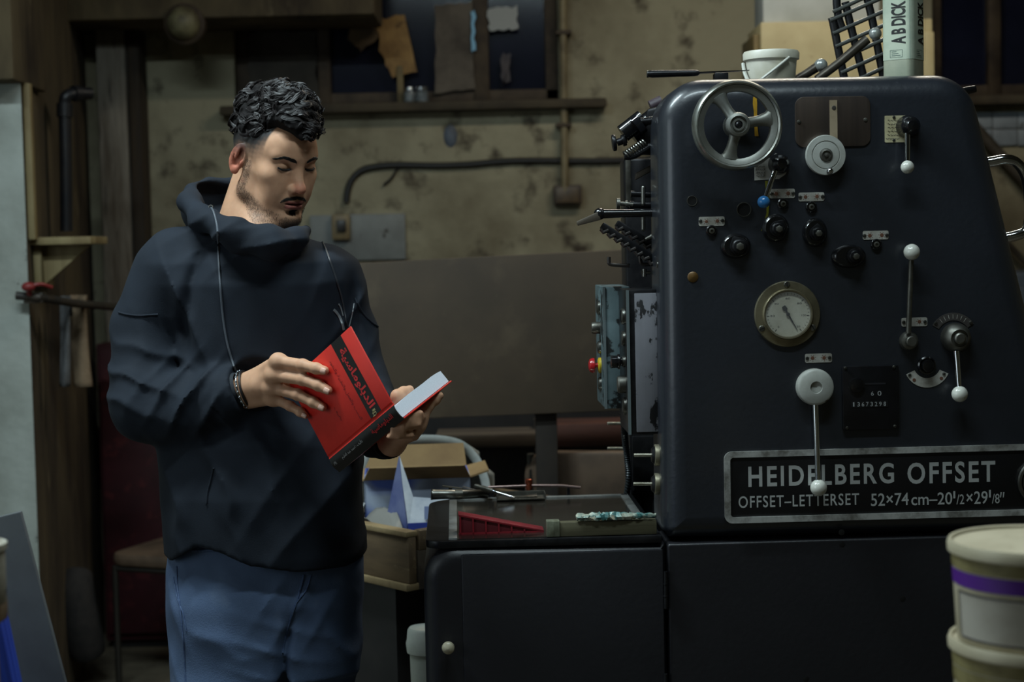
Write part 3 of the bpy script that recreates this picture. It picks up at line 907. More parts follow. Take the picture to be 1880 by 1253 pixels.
# knob sits left of the door edge in the photograph
b = MB(); b.lathe([(.005, 0), (.005, .012), (.0095, .015), (.0118, .022), (.0105, .028), (.006, .032), (.0001, .033)], fm(823, 1185, .0), 24)
b.build('door_knob', mat('ivory_old', (176, 168, 144), .3), press)
for y0, y1 in ((1050, 1118), (1238, 1300)):
    b = MB(); b.cyl(m(1222, y0, -.005), m(1222.5, y1, -.005), .0035, n=12)
    for k in range(1, 3):
        q_ = m(1222, y0 + (y1 - y0) * k / 3, -.005); b.cyl(q_ - Vector((0, 0, .0012)), q_ + Vector((0, 0, .0012)), .0042, n=12)
    b.build('door_hinge', blackm, press)

# delivery table top
DZ = zb + .012
x0, x1 = az(781, 985, .02)[0], az(1214, 985, .02)[0]
b = MB(); b.prism(rpoly([(x0, .006), (x1, .006), (x1, .52), (x0, .52)], [.03, .002, .002, .07], 0, 8), zb - .002, DZ, None)
deck = b.build('delivery_table', blackm, press, bevel=.005)
fx0, fx1 = m(823, 960, .05).x, x1 - .012
b = MB()
b.box((fx0, .02, DZ - .004), (fx0 + .016, .50, DZ + .004)); b.box((fx0, .485, DZ - .004), (fx1, .502, DZ + .004)); b.box((fx1 - .016, .02, DZ - .004), (fx1, .50, DZ + .004))
b.build('table_frame', mat('frame_alu', (150, 152, 150), .4, .4, c2=(116, 116, 112), scale=20), press, bevel=.0015)
b = MB(); b.box((fx0 + .016, .02, DZ - .003), (fx1 - .016, .486, DZ + .001)); b.build('table_plate', mat('oily_plate', (128, 122, 112), .16, .9, c2=(100, 94, 86), scale=4, c3=(150, 144, 132), scale3=16, thr3=(.62, .8)), press, smooth=0)

# nameplate
np0, np1 = m(1330, 960, 0), m(1985, 831, 0)
pw, ph = np1.x - np0.x, np1.z - np0.z + .003
z0_ = m(1330, 961, 0).z; z1_ = m(1330, 829.5, 0).z
pw = m(1985, 900, 0).x - np0.x; ph = z1_ - z0_
pc = Matrix(((1, 0, 0, np0.x + pw / 2), (0, 0, -1, 0), (0, 1, 0, (z0_ + z1_) / 2), (0, 0, 0, 1)))
b = MB(); b.prism(rect(pw, ph, .014), -.001, .004, pc); plate = b.build('nameplate', mat('plate_black', (14, 14, 17), .4), press, bevel=.001)
o_, i_ = rect(pw, ph, .014, 6), rect(pw - .022, ph - .022, .006, 6)
b = MB()
rg = [[pc @ Vector((p[0], p[1], h)) for p in o] for o, h in ((o_, .003), (o_, .0075), (i_, .0075), (i_, .003))]
b.rings(rg + [rg[0]], False, False)
b.build('plate_border', mat('border_alu', (176, 176, 172), .5, .25, c2=(108, 106, 100), scale=30), plate, smooth=30)
def fit_text(name, text, pxa, pya, pxb, pyb, off, mt, parent, bold, space=1.0):
    """text between two pixels of its lower left and upper right corner"""
    a_, c_ = m(pxa, pya, off), m(pxb, pyb, off)
    M = Matrix(((1, 0, 0, a_.x), (0, 0, -1, off), (0, 1, 0, a_.z), (0, 0, 0, 1)))
    # height along the left end, so that roll of the camera is taken out
    h_ = m(pxa, pyb + (pxb - pxa) * math.tan(ROLL + .004), off).z - a_.z
    return lettering(name, text, M, (0, 0, c_.x - a_.x, h_), mt, parent, bold, space=space)
fit_text('lettering', 'HEIDELBERG', 1374, 895, 1641, 850, -.0042, letter_m, plate, .022, 1.22)
fit_text('lettering', 'OFFSET', 1666, 889.5, 1827, 846, -.0042, letter_m, plate, .022, 1.22)
fit_text('lettering', 'OFFSET\u2013LETTERSET', 1356, 933.5, 1577, 906, -.0042, letter_m, plate, .010, 1.15)
fit_text('lettering', '52\u00d774', 1599, 930, 1668, 905, -.0042, letter_m, plate, .008)
fit_text('lettering', 'cm\u201320', 1673, 928.5, 1748, 904, -.0042, letter_m, plate, .008)
fit_text('lettering', '1', 1750, 915.5, 1753.6, 902, -.0042, letter_m, plate, .0)
fit_text('lettering', '/2', 1756, 926.5, 1770, 908, -.0042, letter_m, plate, .004)
fit_text('lettering', '\u00d729', 1774, 926.5, 1813, 902, -.0042, letter_m, plate, .008)
fit_text('lettering', '1', 1815.5, 914, 1819, 900, -.0042, letter_m, plate, .0)
fit_text('lettering', '/8', 1821, 925, 1835, 907, -.0042, letter_m, plate, .004)
fit_text('lettering', '\u2033', 1836, 914, 1844, 904, -.0042, letter_m, plate, .006)
b = MB(); b.lathe([(.034, 0), (.040, .002), (.042, .006), (.040, .010), (.036, .011), (.035, .008)], fm(1908, 884, -.004), 40); badge = b.build('badge_ring', steel, plate)
b = MB(); b.lathe([(.035, .004), (.033, .009), (.0001, .012)], fm(1908, 884, -.004), 40); b.build('badge_disc', dullsteel, plate)

# handwheel
HW = fm(1353, 230, -.055)
RW = 83.5 * S * (2.98 / 3.03)
hw = thing('handwheel', '', 'x'); del hw['label']; del hw['category']; hw.parent = press
b = MB()
b.lathe([(RW * .885, -.009), (RW * .885, .0125), (RW * .92, .015), (RW * .965, .0115), (RW, .003), (RW * .995, -.005), (RW * .95, -.0115), (RW * .885, -.009)], HW, 72)
b.build('rim', mat('rim_steel', (164, 166, 160), .3, .85, c2=(124, 122, 112), scale=14, c3=(90, 82, 66), scale3=40, thr3=(.64, .72)), hw)
b = MB()
b.lathe([(RW * .735, -.006), (RW * .74, .006), (RW * .80, .0085), (RW * .875, .010), (RW * .885, .009), (RW * .885, -.009), (RW * .78, -.009), (RW * .735, -.006)], HW, 72)
b.build('rim_band', alu, hw)
b = MB()
for ang in (122, 10, 256):
    A = HW @ Matrix.Rotation(R_(ang), 4, 'Z')
    prof = [(RW * .2, RW * .135, .006), (RW * .35, RW * .115, .002), (RW * .52, RW * .125, 0), (RW * .66, RW * .16, 0), (RW * .76, RW * .27, 0)]
    rg = []
    for (x_, hw_, z_) in prof:
        rg.append([A @ Vector((x_, hw_ * math.cos(2 * PI * j / 16), z_ + .0085 * math.sin(2 * PI * j / 16))) for j in range(16)])
    b.rings(rg)
b.build('spokes', alu, hw, smooth=60)
b = MB(); b.lathe([(RW * .27, -.02), (RW * .27, .014), (RW * .25, .018), (RW * .19, .020), (RW * .18, .016), (RW * .14, .016), (RW * .13, .019), (RW * .09, .019), (RW * .08, .014), (.0001, .014)], HW, 40); b.build('hub', alu, hw)
b = MB(); b.lathe([(.006, .012), (.006, .018), (.003, .021), (.0001, .021)], HW, 20); b.cyl(HW @ Vector((0, 0, -.055)), HW @ Vector((0, 0, -.015)), .012, n=20); b.build('axle', blackm, hw)

# yellow paint drips down the cover behind the wheel
yel = mat('yellow_paint', (196, 150, 30), .5, c2=(150, 110, 26), scale=30)
b = MB()
def drip(pts, w):
    n_ = len(pts)
    L_, R2 = [], []
    for i, (x_, y_) in enumerate(pts):
        ww = w * (1 + .25 * math.sin(i * 1.7))
        L_.append(m(x_ - ww, y_, -.0006)); R2.append(m(x_ + ww, y_, -.0006))
    b.add(L_ + R2, [(i, n_ + i, n_ + i + 1, i + 1) for i in range(n_ - 1)])
drip([(1386, 178), (1386, 190), (1387, 204), (1387, 222), (1389, 250)], 3.2)
b.build('paint_drip', yel, press, smooth=0)
b = MB()
drip([(1407, 332), (1409, 350), (1410, 372), (1409, 392), (1405, 408), (1400, 424)], 2.6)
b.build('paint_drip', mat('yellow_green_paint', (120, 118, 22), .5, c2=(90, 88, 20), scale=40), press, smooth=0)

# cover plate with sight strip
c0, c1 = m(1460, 271, 0), m(1597, 176, 0)
cp = Matrix(((1, 0, 0, (c0.x + c1.x) / 2), (0, 0, -1, 0), (0, 1, 0, (c0.z + c1.z) / 2), (0, 0, 0, 1)))
cwid, chei = c1.x - c0.x, c1.z - c0.z
b = MB(); b.prism(rect(cwid, chei, .016, 8), -.001, .003, cp); cov = b.build('cover_plate', mat('brown_glazed', (96, 84, 76), .3, .6, c2=(78, 70, 66), scale=4, stretch=(6, 1, .3)), press, bevel=.001)
b = MB(); s0, s1 = m(1523, 258, 0), m(1536, 184, 0); b.box((s0.x, -.0042, s0.z), (s1.x, -.003, s1.z)); strip = b.build('sight_strip', mat('sight_strip', (158, 142, 118), .4, c2=(134, 118, 96), scale=20), cov, smooth=0)
b = MB(); b.lathe([(.004, .0), (.0035, .001), (.0001, .0012)], fm(1531, 198, -.0042), 16); b.build('dot', mat('dot_grey', (60, 56, 52), .4), cov)
for px, py in ((1467, 224), (1589, 220)):
    b = MB(); b.lathe([(.0038, 0), (.0032, .0016), (.0001, .0022)], fm(px, py, -.003), 14); b.build('screw', dullsteel, cov)
def part_group(name):
    e = bpy.data.objects.new(name, None); COL.objects.link(e); e.parent = press; e.empty_display_size = .02
    return e
def screw(px, py, b_, parent, r=.0045, rot=.4, mt=None):
    M = fm(px, py, b_, rot)
    q_ = MB(); q_.lathe([(r, 0), (r, .0012), (r * .8, .0022), (.0001, .0024)], M, 16)
    q_.cur = 1; q_.box((-r * .85, -r * .14, .0015), (r * .85, r * .14, .0027), M)
    return q_.build('screw', [mt or dullsteel, ink_black], parent)
# white dial knob
dk = part_group('dial_knob')
D = fm(1512, 286, -.0)
b = MB(); b.lathe([(.030, 0), (.0352, .008), (.0362, .016), (.0350, .021), (.026, .0215), (.0245, .0195), (.0235, .0215), (.012, .022), (.0115, .021), (.0001, .021)], D, 56); b.build('dial_disc', whitedial, dk)
b = MB(); b.lathe([(.0118, .020), (.011, .0245), (.008, .0255), (.0075, .023), (.004, .023), (.0035, .027), (.0001, .0275)], D, 28); b.build('dial_hub', dullsteel, dk)
b = MB(); q_ = m(1520, 315, -.021); b.cyl(q_, q_ + Vector((0, -.012, 0)), .003, n=12); b.ball(q_ + Vector((0, -.016, 0)), .0062, 18); b.build('crank_knob', chrome, dk)

def lever(hub_px, hub_r, hub_m, rod_a, rod_b, ball_px, ball_r, ball_m, off, hub_prof=None, rod_r=.0052, rod_m=None, name='control_lever'):
    e = part_group(name)
    H = fm(hub_px[0], hub_px[1], 0)
    r = hub_r * S
    b = MB(); b.lathe(hub_prof(r) if hub_prof else [(r * 1.05, 0), (r * 1.05, .006), (r * .92, .012), (r * .95, .020), (r * .8, .032), (r * .45, .040), (.0001, .041)], H, 40); b.build('hub', hub_m, e)
    b = MB(); b.cyl(m(rod_a[0], rod_a[1], off), m(rod_b[0], rod_b[1], off - .008), rod_r, rod_r * .9, 16); b.build('rod', rod_m or chrome, e)
    b = MB(); b.ball(m(ball_px[0], ball_px[1], off - .009), ball_r * S, 28); b.build('ball_knob', ball_m, e)
    return e
lever((1665, 233), 20, blackp, (1666, 244), (1666, 299), (1666, 307), 12.2, ivory, -.026)
lev2 = lever((1429, 302), 18.5, blackp, (1423, 314), (1406, 361), (1402, 371), 11.5, mat('blue_ball', (44, 110, 168), .25, coat=.3), -.028)
balldisc = lambda r: [(r, 0), (r, .014), (r * .96, .020), (r * .85, .0225), (r * .33, .023), (r * .31, .019), (r * .2, .019), (.0001, .017)]
lever((1494, 710), 34, whitedial, (1497, 742), (1502, 882), (1503, 896), 15.5, ivory, -.014, balldisc, .0058)
lever((1753, 620), 26, dullsteel, (1756, 645), (1761, 711), (1762, 724), 15, ivory, -.022, lambda r: [(r * 1.05, 0), (r * 1.05, .008), (r, .016), (r * .85, .026), (r * .62, .030), (r * .6, .026), (r * .42, .026), (r * .4, .034), (r * .3, .036), (.0001, .036)], .0052)
lever((1667, 626), 16.5, dullsteel, (1668, 612), (1673, 478), (1674, 463), 15, ivory, -.02, lambda r: [(r * 1.05, 0), (r * 1.05, .008), (r * .9, .013), (r * .62, .015), (r * .6, .026), (r * .5, .028), (.0001, .028)], .0050, dullsteel)

def plate_label(px0, py0, px1, py1, screws, dots, marks=()):
    a_, c_ = m(px0, py1, 0), m(px1, py0, 0)
    w_, h_ = c_.x - a_.x, abs(m((px0 + px1) / 2, py0, 0).z - m((px0 + px1) / 2, py1, 0).z)
    M = fm((px0 + px1) / 2, (py0 + py1) / 2, 0)
    b = MB(); b.prism(rect(w_, h_, .003, 4), -.0005, .0012, M)
    e = b.build('indicator_plate', label_white, press, smooth=0)
    for sx, sy in screws:
        screw(sx, sy, -.0012, e, .0032)
    k_ = MB()
    for dx, dy, r in dots:
        k_.lathe([(r * S, 0), (r * S * .9, .0004), (.0001, .0005)], fm(dx, dy, -.0012), 12)
        for j in range(7):
            a = j * 2 * PI / 7 + .3
            k_.box((-.0006, -.0006, 0), (.0006, .0006, .0003), fm(dx, dy, -.0013) @ Matrix.Translation((math.cos(a) * (r + 1.8) * S, math.sin(a) * (r + 1.8) * S, 0)))
    if dots:
        k_.build('printed_mark', ink_brown, e, smooth=0)
    return e
plate_label(1283, 398, 1330, 415, ((1286, 406), (1326, 405)), ((1297, 407, 3.2), (1317, 406, 3.4)))
plate_label(1413, 347, 1459, 364, ((1416, 356), (1456, 355)), ((1425, 356, 4), (1447, 355.5, 4)))
plate_label(1466, 353.5, 1513, 369.5, ((1469, 362), (1510, 361)), ((1479, 362, 3.6), (1500, 361, 3.6)))
plate_label(1584, 424, 1631, 440, ((1587, 433), (1628, 432)), ((1597, 433, 3.8), (1619, 432, 3.8)))
plate_label(1478, 649.5, 1527, 666, ((1482, 658.5), (1523, 657)), ((1492, 658, 3.6), (1513, 657.5, 3.6)))
plate_label(1655, 583.5, 1702, 599.5, ((1659, 592), (1698, 591)), ((1688, 591, 3.6),))
def arabic_scrawl(px0, py0, px1, py1, rows, parent, seed, off):
    rnd = random.Random(seed)
    b = MB()
    for r in range(rows):
        y_ = py0 + (py1 - py0) * (r + .5) / rows
        x_ = px1
        while x_ > px0 + 3:
            w_ = rnd.uniform(2.5, 6)
            pts = [m(x_ - w_ * t, y_ + math.sin(t * 5 + x_) * 1.0, off - .0003) for t in (0, .33, .66, 1)]
            b.tube(pts, .00035, 4)
            if rnd.random() < .6:
                q_ = m(x_ - w_ * .5, y_ + rnd.choice((-2.4, 2.2)), off - .0003); b.ball(q_, .0005, 6)
            x_ -= w_ + 1.1
    return b.build('handwriting', ink_black, parent, smooth=0)
b = MB(); M = fm(1645, 237, 0); b.prism(rect(42 * S, 49 * S, .002, 3), -.0005, .0012, M); e = b.build('instruction_plate', mat('cream_label', (196, 188, 152), .5, c2=(170, 160, 124), scale=30), press, smooth=0)
arabic_scrawl(1627, 218, 1651, 258, 6, e, 3, -.0012); screw(1641, 215.5, -.0012, e, .0028); screw(1641, 257.5, -.0012, e, .0028)
b = MB(); M = fm(1408, 308, 0); b.prism([(x_ * S, y_ * S) for x_, y_ in [(-23, -23), (22, -21), (34, -13), (40, 1), (38, 12), (28, 22), (16, 26), (8, 18), (-23, 14)]], -.0005, .0012, M); e = b.build('instruction_plate', label_white, press, smooth=0)
arabic_scrawl(1387, 303, 1404, 326, 4, e, 5, -.0012)
for px, py in ((1306, 424), (1437, 374.5), (1489, 380), (1608, 449)):
    e = part_group('socket_stud'); M = fm(px, py, 0)
    b = MB(); b.lathe([(.0102, 0), (.0102, .004), (.0085, .006), (.0072, .006), (.0068, .003), (.0001, .003)], M, 24); b.build('collar', blackp, e)
    b = MB(); b.lathe([(.0055, .002), (.0052, .0065), (.0026, .007), (.0024, .004), (.0001, .004)], M, 20); b.build('stud', dullsteel, e)
for px, py, r in ((1270.5, 369, 8.6), (1366, 385, 12.2)):
    b = MB(); M = fm(px, py, 0); r *= S
    b.lathe([(r * 1.12, 0), (r * 1.1, .0012), (r * 1.0, .0012), (r * .98, .0004), (r * .97, -.010)], M, 32); b.cur = 1; b.lathe([(r * .985, .0006), (.0001, .0005)], M, 32)
    b.build('cover_hole', [dullsteel, ink_black], press)
def hexknob(px, py, r, rx=1.0, ry=1.0, nx=0, ny=0, rot=0.0):
    e = part_group('adjuster_knob'); M = fm(px, py, 0); r *= S
    K = M @ Matrix.Diagonal((rx, ry, 1, 1))
    b = MB(); b.lathe([(r, 0), (r, .005), (r * .93, .011), (r * .8, .014), (.0001, .014)], K, 40); b.build('knob_base', blackp, e)
    N_ = M @ Matrix.Translation((nx * S, ny * S, .013)) @ Matrix.Rotation(rot, 4, 'Z')
    pts = []
    for j in range(24):
        a = 2 * PI * j / 24
        rr = r * .60 * (1.28 if j == 6 else 1.12 if j in (5, 7) else 1)
        pts.append((rr * math.cos(a), rr * math.sin(a)))
    b = MB(); b.prism(pts, 0, .009, N_); b.lathe([(r * .5, .009), (r * .42, .013), (.0001, .013)], N_, 24); b.build('pointer_nut', blackm, e, bevel=.0012)
    b = MB(); b.prism([(r * .27 * math.cos(j * PI / 3), r * .27 * math.sin(j * PI / 3)) for j in range(6)], .012, .020, N_); b.build('bolt_head', dullsteel, e, bevel=.0012)
hexknob(1350, 452, 28, 1, .84, 4, -1, .5)
hexknob(1423, 419, 25, 1, 1.05, 2, -2, -.5)
hexknob(1495, 427, 24, .96, 1.12, 2, -2, 0)
hexknob(1557, 471, 24, 1.34, .92, 8, 0, -.8)
b = MB(); b.lathe([(.0098, 0), (.0098, .0008), (.008, .0022), (.0001, .003)], fm(1272, 509, 0), 24); b.build('blank_plug', mat('brown_plug', (96, 70, 34), .4, .3), press)
# pressure gauge
g = part_group('pressure_gauge'); G = fm(1445, 577, 0)
b = MB(); b.lathe([(.0600, 0), (.0600, .003), (.0585, .006), (.046, .0075), (.0455, .012), (.0440, .014), (.0415, .0135), (.0410, .009), (.0405, .009)], G, 64); b.build('gauge_flange', mat('aged_brass', (158, 150, 124), .36, .8, c2=(120, 112, 90), scale=8), g)
b = MB(); b.lathe([(.0412, .0085), (.0001, .0085)], G, 48); face = b.build('dial_face', mat('gauge_face', (186, 184, 168), .5, c2=(160, 156, 138), scale=14), g, smooth=0)
b = MB()
for j in range(31):
    a = R_(232 - j * 284 / 30); L0 = .034 if j % 5 == 0 else .0362
    D_ = G @ Matrix.Rotation(a, 4, 'Z'); wv = .0006 if j % 5 == 0 else .0003
    b.box((L0, -wv, .0086), (.0385, wv, .0088), D_)
b.build('scale_marks', ink_black, g, smooth=0)
for j in range(7):
    a = R_(232 - j * 284 / 6)
    M = G @ Matrix.Translation((math.cos(a) * .0285, math.sin(a) * .0285, .0082))
    lettering('scale_number', str(j * 20), M, (-.0042, -.0016, .0042, .0016) if j else (-.0014, -.0016, .0014, .0016), mat('print_grey', (70, 68, 62), .5), g)
b = MB(); a = math.atan2(-(607 - 577), 1461 - 1444); N_ = G @ Matrix.Rotation(a, 4, 'Z')
b.prism([(-.017, -.0032), (-.010, -.0042), (-.007, -.0014), (.006, -.0014), (.034, -.0003), (.034, .0003), (.006, .0014), (-.007, .0014), (-.010, .0042), (-.017, .0032)], .0095, .0105, N_); b.lathe([(.0035, .0095), (.003, .012), (.0001, .0122)], G, 18); b.build('needle', ink_black, g, smooth=0)
for px, py, r in ((1444.5, 522.5, 1.6), (1398.5, 603.5, .3), (1492.5, 602, 2.1)):
    screw(px, py, -.0068, g, .0056, r)
b = MB(); b.lathe([(.0415, .0128), (.03, .0134), (.0001, .0138)], G, 48); b.build('gauge_glass', mat('gauge_glass', (255, 255, 255), .03, alpha=.06), g)
# arc scales and black rotary knob
def arc_plate(cx_, cy_, r0, r1, a0, a1, mt, off=0):
    M = fm(cx_, cy_, 0); n_ = 24
    o = [(r1 * S * math.cos(R_(a0 + (a1 - a0) * j / n_)), r1 * S * math.sin(R_(a0 + (a1 - a0) * j / n_))) for j in range(n_ + 1)]
    i = [(r0 * S * math.cos(R_(a1 + (a0 - a1) * j / n_)), r0 * S * math.sin(R_(a1 + (a0 - a1) * j / n_))) for j in range(n_ + 1)]
    b = MB(); b.prism(o + i, -.0005, .0014, M)
    return b.build('arc_scale', mt, press, smooth=0)
e = arc_plate(1750, 619, 31, 45, 32, 150, mat('dark_scale', (84, 80, 78), .45, .3, c2=(64, 60, 58), scale=30)); screw(1718, 594, -.0014, e, .003); screw(1782, 592, -.0014, e, .003)
b = MB()
for j in range(7):
    A = fm(1750, 619, 0) @ Matrix.Rotation(R_(55 + j * 12), 4, 'Z'); b.box((34 * S, -.0004, .0014), (42 * S, .0004, .0018), A)
b.build('scale_marks', label_white, e, smooth=0)
e = arc_plate(1702, 669, 26, 43.5, 205, 335, label_white); screw(1670, 689, -.0014, e, .003); screw(1733, 687, -.0014, e, .003)
b = MB()
for px, py in ((1678, 698), (1728, 695)): b.lathe([(.0034, .0), (.003, .0018), (.0001, .0019)], fm(px, py, -.0003), 12)
b.build('printed_mark', ink_brown, e, smooth=0)
e = part_group('rotary_knob'); M = fm(1700, 671, 0)
b = MB(); b.lathe([(.0165, 0), (.0165, .006), (.014, .008), (.0135, .004), (.011, .004)], M, 32); b.build('collar', blackp, e)
b = MB(); b.prism([(.0115 * math.cos(j * PI / 8) * (1 if j % 2 else .92), .0115 * math.sin(j * PI / 8) * (1 if j % 2 else .92)) for j in range(16)], .002, .018, M); b.build('knob_cap', blackp, e, bevel=.001)
# counter
cn = part_group('sheet_counter')
a_, c_ = m(1546, 791, 0), m(1648, 669, 0)
M = fm(1597, 730, 0); cw_, ch_ = c_.x - a_.x, 119 * S
b = MB(); b.prism(rect(cw_, ch_, .004, 4), -.001, .008, M); b.build('counter_case', mat('counter_black', (15, 15, 18), .35, c2=(22, 22, 26), scale=30), cn, bevel=.0012)
for px, py in ((1552, 676), (1641, 674), (1555, 786), (1643, 783)): screw(px, py, -.008, cn, .0028)
b = MB(); b.lathe([(.0135, .008), (.0135, .013), (.011, .014), (.0001, .014)], fm(1570, 707, 0), 30); b.build('reset_knob', blackp, cn)
b = MB(); b.lathe([(.0138, .0085), (.0142, .0095), (.0138, .0105)], fm(1570, 707, 0), 30, 3.3, 5.6); b.build('knob_edge', dullsteel, cn)
digit = mat('counter_digit', (150, 152, 152), .5)
b = MB(); a_, c_ = m(1563, 749, -.008), m(1630, 736, -.008); b.box((a_.x, -.0088, a_.z), (c_.x, -.008, c_.z)); b.build('digit_window', ink_black, cn, smooth=0)
for j, ch in enumerate('13673298'):
    fit_text('digit', ch, 1566 + j * 8.0, 747 - j * .16, 1570.5 + j * 8.0 - (2 if ch == '1' else 0), 739 - j * .16, -.0084, digit, cn, .01)
fit_text('digit', '6', 1599, 727, 1604, 719, -.0078, digit, cn, .01); fit_text('digit', '0', 1611, 727, 1618, 718, -.0078, digit, cn, .01)
b = MB(); a_, c_ = m(1588, 707, -.008), m(1626, 703, -.008); b.box((a_.x, -.0086, a_.z), (c_.x, -.008, c_.z)); b.build('slot', mat('slot_grey', (30, 30, 34), .5), cn, smooth=0)
# chrome handrail on the sloping side
b = MB(); b.tube(spline([m(1796, 300, .07), m(1822, 297, .065), m(1845, 293, .06), m(1866, 299, .06), m(1882, 322, .06), m(1889, 360, .06), m(1890, 400, .06), m(1883, 424, .06), m(1864, 433, .06), m(1840, 438, .065), m(1822, 441, .07)], 6), .0098, 18)
b.build('handrail', chrome, press)
b = MB(); b.tube([m(1640, 180, .2), m(1768, 168, .2), m(1791, 163, .2)], [.006, .008, .007], 12); b.build('rear_lever', blackp, press)
# ------------------------------------------------------------------ inking mechanism at the left end of the press
def pt(px, py, b=.3): return m(px, py, b)
b = MB()
a_, c_ = pt(1157, 905, .53), pt(1216, 290, .53)
b.box((a_.x, .53, DZ - .30), (c_.x + .12, .63, c_.z)); b.build('end_frame', blackm, press, bevel=.006)
b = MB(); a_, c_ = pt(1150, 380, .525), pt(1158, 280, .525); b.box((a_.x, .525, a_.z), (c_.x, .56, c_.z)); b.build('edge_strip', dullsteel, press, bevel=.001)
b = MB(); a_, c_ = pt(1180, 285, .16), pt(1215, 195, .16)
b.hexa([pt(1168, 285, .18), pt(1255, 285, .18), pt(1255, 285, .5), pt(1168, 285, .5), pt(1188, 200, .18), pt(1255, 186, .18), pt(1255, 186, .5), pt(1188, 200, .5)]); b.build('ink_duct', blackm, press, bevel=.006)
e = part_group('ink_roller')
b = MB(); b.cyl(pt(1143, 246, .16), pt(1180, 217, .16), .017, n=20); b.cyl(pt(1160, 250, .2), pt(1207, 212, .2), .020, n=20); b.build('roller_body', blackp, e)
b = MB(); b.cyl(pt(1166, 233, .15), pt(1176, 225, .15), .021, n=24); b.build('roller_band', mat('gloss_black', (20, 21, 24), .08, coat=1.0), e)
b = MB(); b.cyl(pt(1133, 262, .16), pt(1150, 256, .16), .007, n=14); b.cyl(pt(1142, 259, .16), pt(1148, 257, .16), .011, n=14); b.build('shaft', blackm, e)
b = MB(); b.cyl(pt(1124, 263, .16), pt(1131, 262, .16), .0155, n=24); b.build('thumb_wheel', blackm, e, bevel=.002)
b = MB()
for j in range(12):
    b.cyl(pt(1176 + j * 2.6, 224 - j * .3, .14), pt(1177.5 + j * 2.6, 224 - j * .3, .14), .008, n=12)
b.cyl(pt(1176, 224, .14), pt(1206, 221, .14), .006, n=12); b.build('threaded_rod', blackm, e)
# spring
b = MB(); p0, p1 = pt(1148, 286, .15), pt(1184, 262, .15); ax = (p1 - p0); Mx = axis_frame(p0, ax); L = ax.length
b.tube([Mx @ Vector((.0075 * math.cos(t * .55), .0075 * math.sin(t * .55), L * t / 100)) for t in range(101)], .0019, 7)
b.build('coil_spring', steel, press)
b = MB(); b.tube(spline([pt(1146, 288, .15), pt(1162, 287, .15), pt(1182, 276, .15), pt(1205, 262, .15)], 4), .006, 10); b.build('spring_rod', blackm, press)
b = MB(); b.hexa([pt(1165, 332, .17), pt(1212, 306, .17), pt(1212, 306, .30), pt(1165, 332, .30), pt(1167, 318, .17), pt(1212, 294, .17), pt(1212, 294, .3), pt(1167, 318, .3)]); b.build('ink_blade', mat('grey_brown_bar', (86, 80, 72), .35, .6, c2=(60, 56, 50), scale=10), press, bevel=.003)
for px, py0, py1 in ((1181, 345, 374), (1181, 399, 421)):
    b = MB(); b.cyl(pt(px, py1, .15), pt(px, py0, .15), .0042, n=14); b.ball(pt(px, py0, .15), .0042, 12); b.ball(pt(px, py1, .15), .0042, 12); b.build('pin', steel, press)
b = MB(); b.cyl(pt(1132, 374, .16), pt(1138, 374, .16), .0105, n=20); b.cyl(pt(1138, 374, .16), pt(1162, 376, .16), .004, n=10); b.cyl(pt(1148, 375, .16), pt(1152, 375, .16), .007, n=12); b.build('thumb_screw', dullsteel, press)
b = MB(); b.cyl(pt(1158, 356, .17), pt(1208, 358, .17), .006, n=12); b.cyl(pt(1156, 376, .17), pt(1210, 377, .17), .007, n=12); b.build('cross_bar', blackm, press)
b = MB(); b.tube([pt(1098, 393, .13), pt(1110, 393, .13), pt(1150, 392, .13), pt(1210, 391, .13)], [.0085, .0085, .0075, .0075], 16); b.ball(pt(1101, 393, .13), .0112, 20); b.build('grab_bar', blackp, press)
b = MB(); b.hexa([pt(1060, 415, .12), pt(1103, 404, .12), pt(1103, 404, .15), pt(1060, 415, .15), pt(1058, 407, .12), pt(1100, 388, .12), pt(1100, 388, .15), pt(1058, 407, .15)]); b.build('paper_flap', mat('flap_brown', (88, 80, 70), .5, .3), press, bevel=.002)
# two toothed strips
for k_, (x0_, y0_, x1_, y1_) in enumerate(((1106, 412, 1206, 478), (1133, 408, 1210, 456))):
    b = MB(); p0, p1 = pt(x0_, y0_, .14 + .05 * k_), pt(x1_, y1_, .14 + .05 * k_)
    d = (p1 - p0); L = d.length; Mx = axis_frame(p0, d, (0, 1, 0))
    Mx = frame(p0, d, (0, 1, 0))
    b.box((0, -.012, -.009), (L, .012, .004), Mx)
    o = b.build('toothed_strip', blackm, press, bevel=.002)
    b = MB(); n_ = 8 if k_ == 0 else 6
    for j in range(n_):
        x_ = L * (j + .5) / n_
        b.tube([Mx @ Vector((x_ - .006, -.013, -.010)), Mx @ Vector((x_ + .001, -.014, -.013)), Mx @ Vector((x_ + .007, -.013, -.004))], .0036, 8)
    b.build('teeth', mat('tooth_steel', (74, 70, 68), .32, .7), o)
for pts in ([(1118, 472), (1118, 480), (1122, 486), (1156, 488)], [(1175, 470), (1176, 480), (1181, 486), (1208, 484)]):
    b = MB(); b.tube(spline([pt(x_, y_, .15) for x_, y_ in pts], 4), .0036, 10); b.build('wire_hook', mat('hook_steel', (70, 66, 64), .4, .7), press)
b = MB(); b.cyl(pt(1178, 501, .15), pt(1194, 501, .15), .0035, n=10); b.cyl(pt(1183, 508, .15), pt(1183, 494, .15), .0045, n=12); b.build('wing_screw', steel, press)
b = MB(); b.cyl(pt(1206, 486, .05), pt(1216, 486, .05), .006, n=14); b.build('side_bolt', steel, press)
b = MB(); b.cyl(pt(1210, 736, .05), pt(1218, 735, .05), .004, n=14); b.build('side_bolt', steel, press)
b = MB(); b.tube([pt(1185, 440, .15), pt(1195, 436, .15), pt(1208, 428, .15)], [.003, .005, .006], 10); b.build('lever_tip', dullsteel, press)
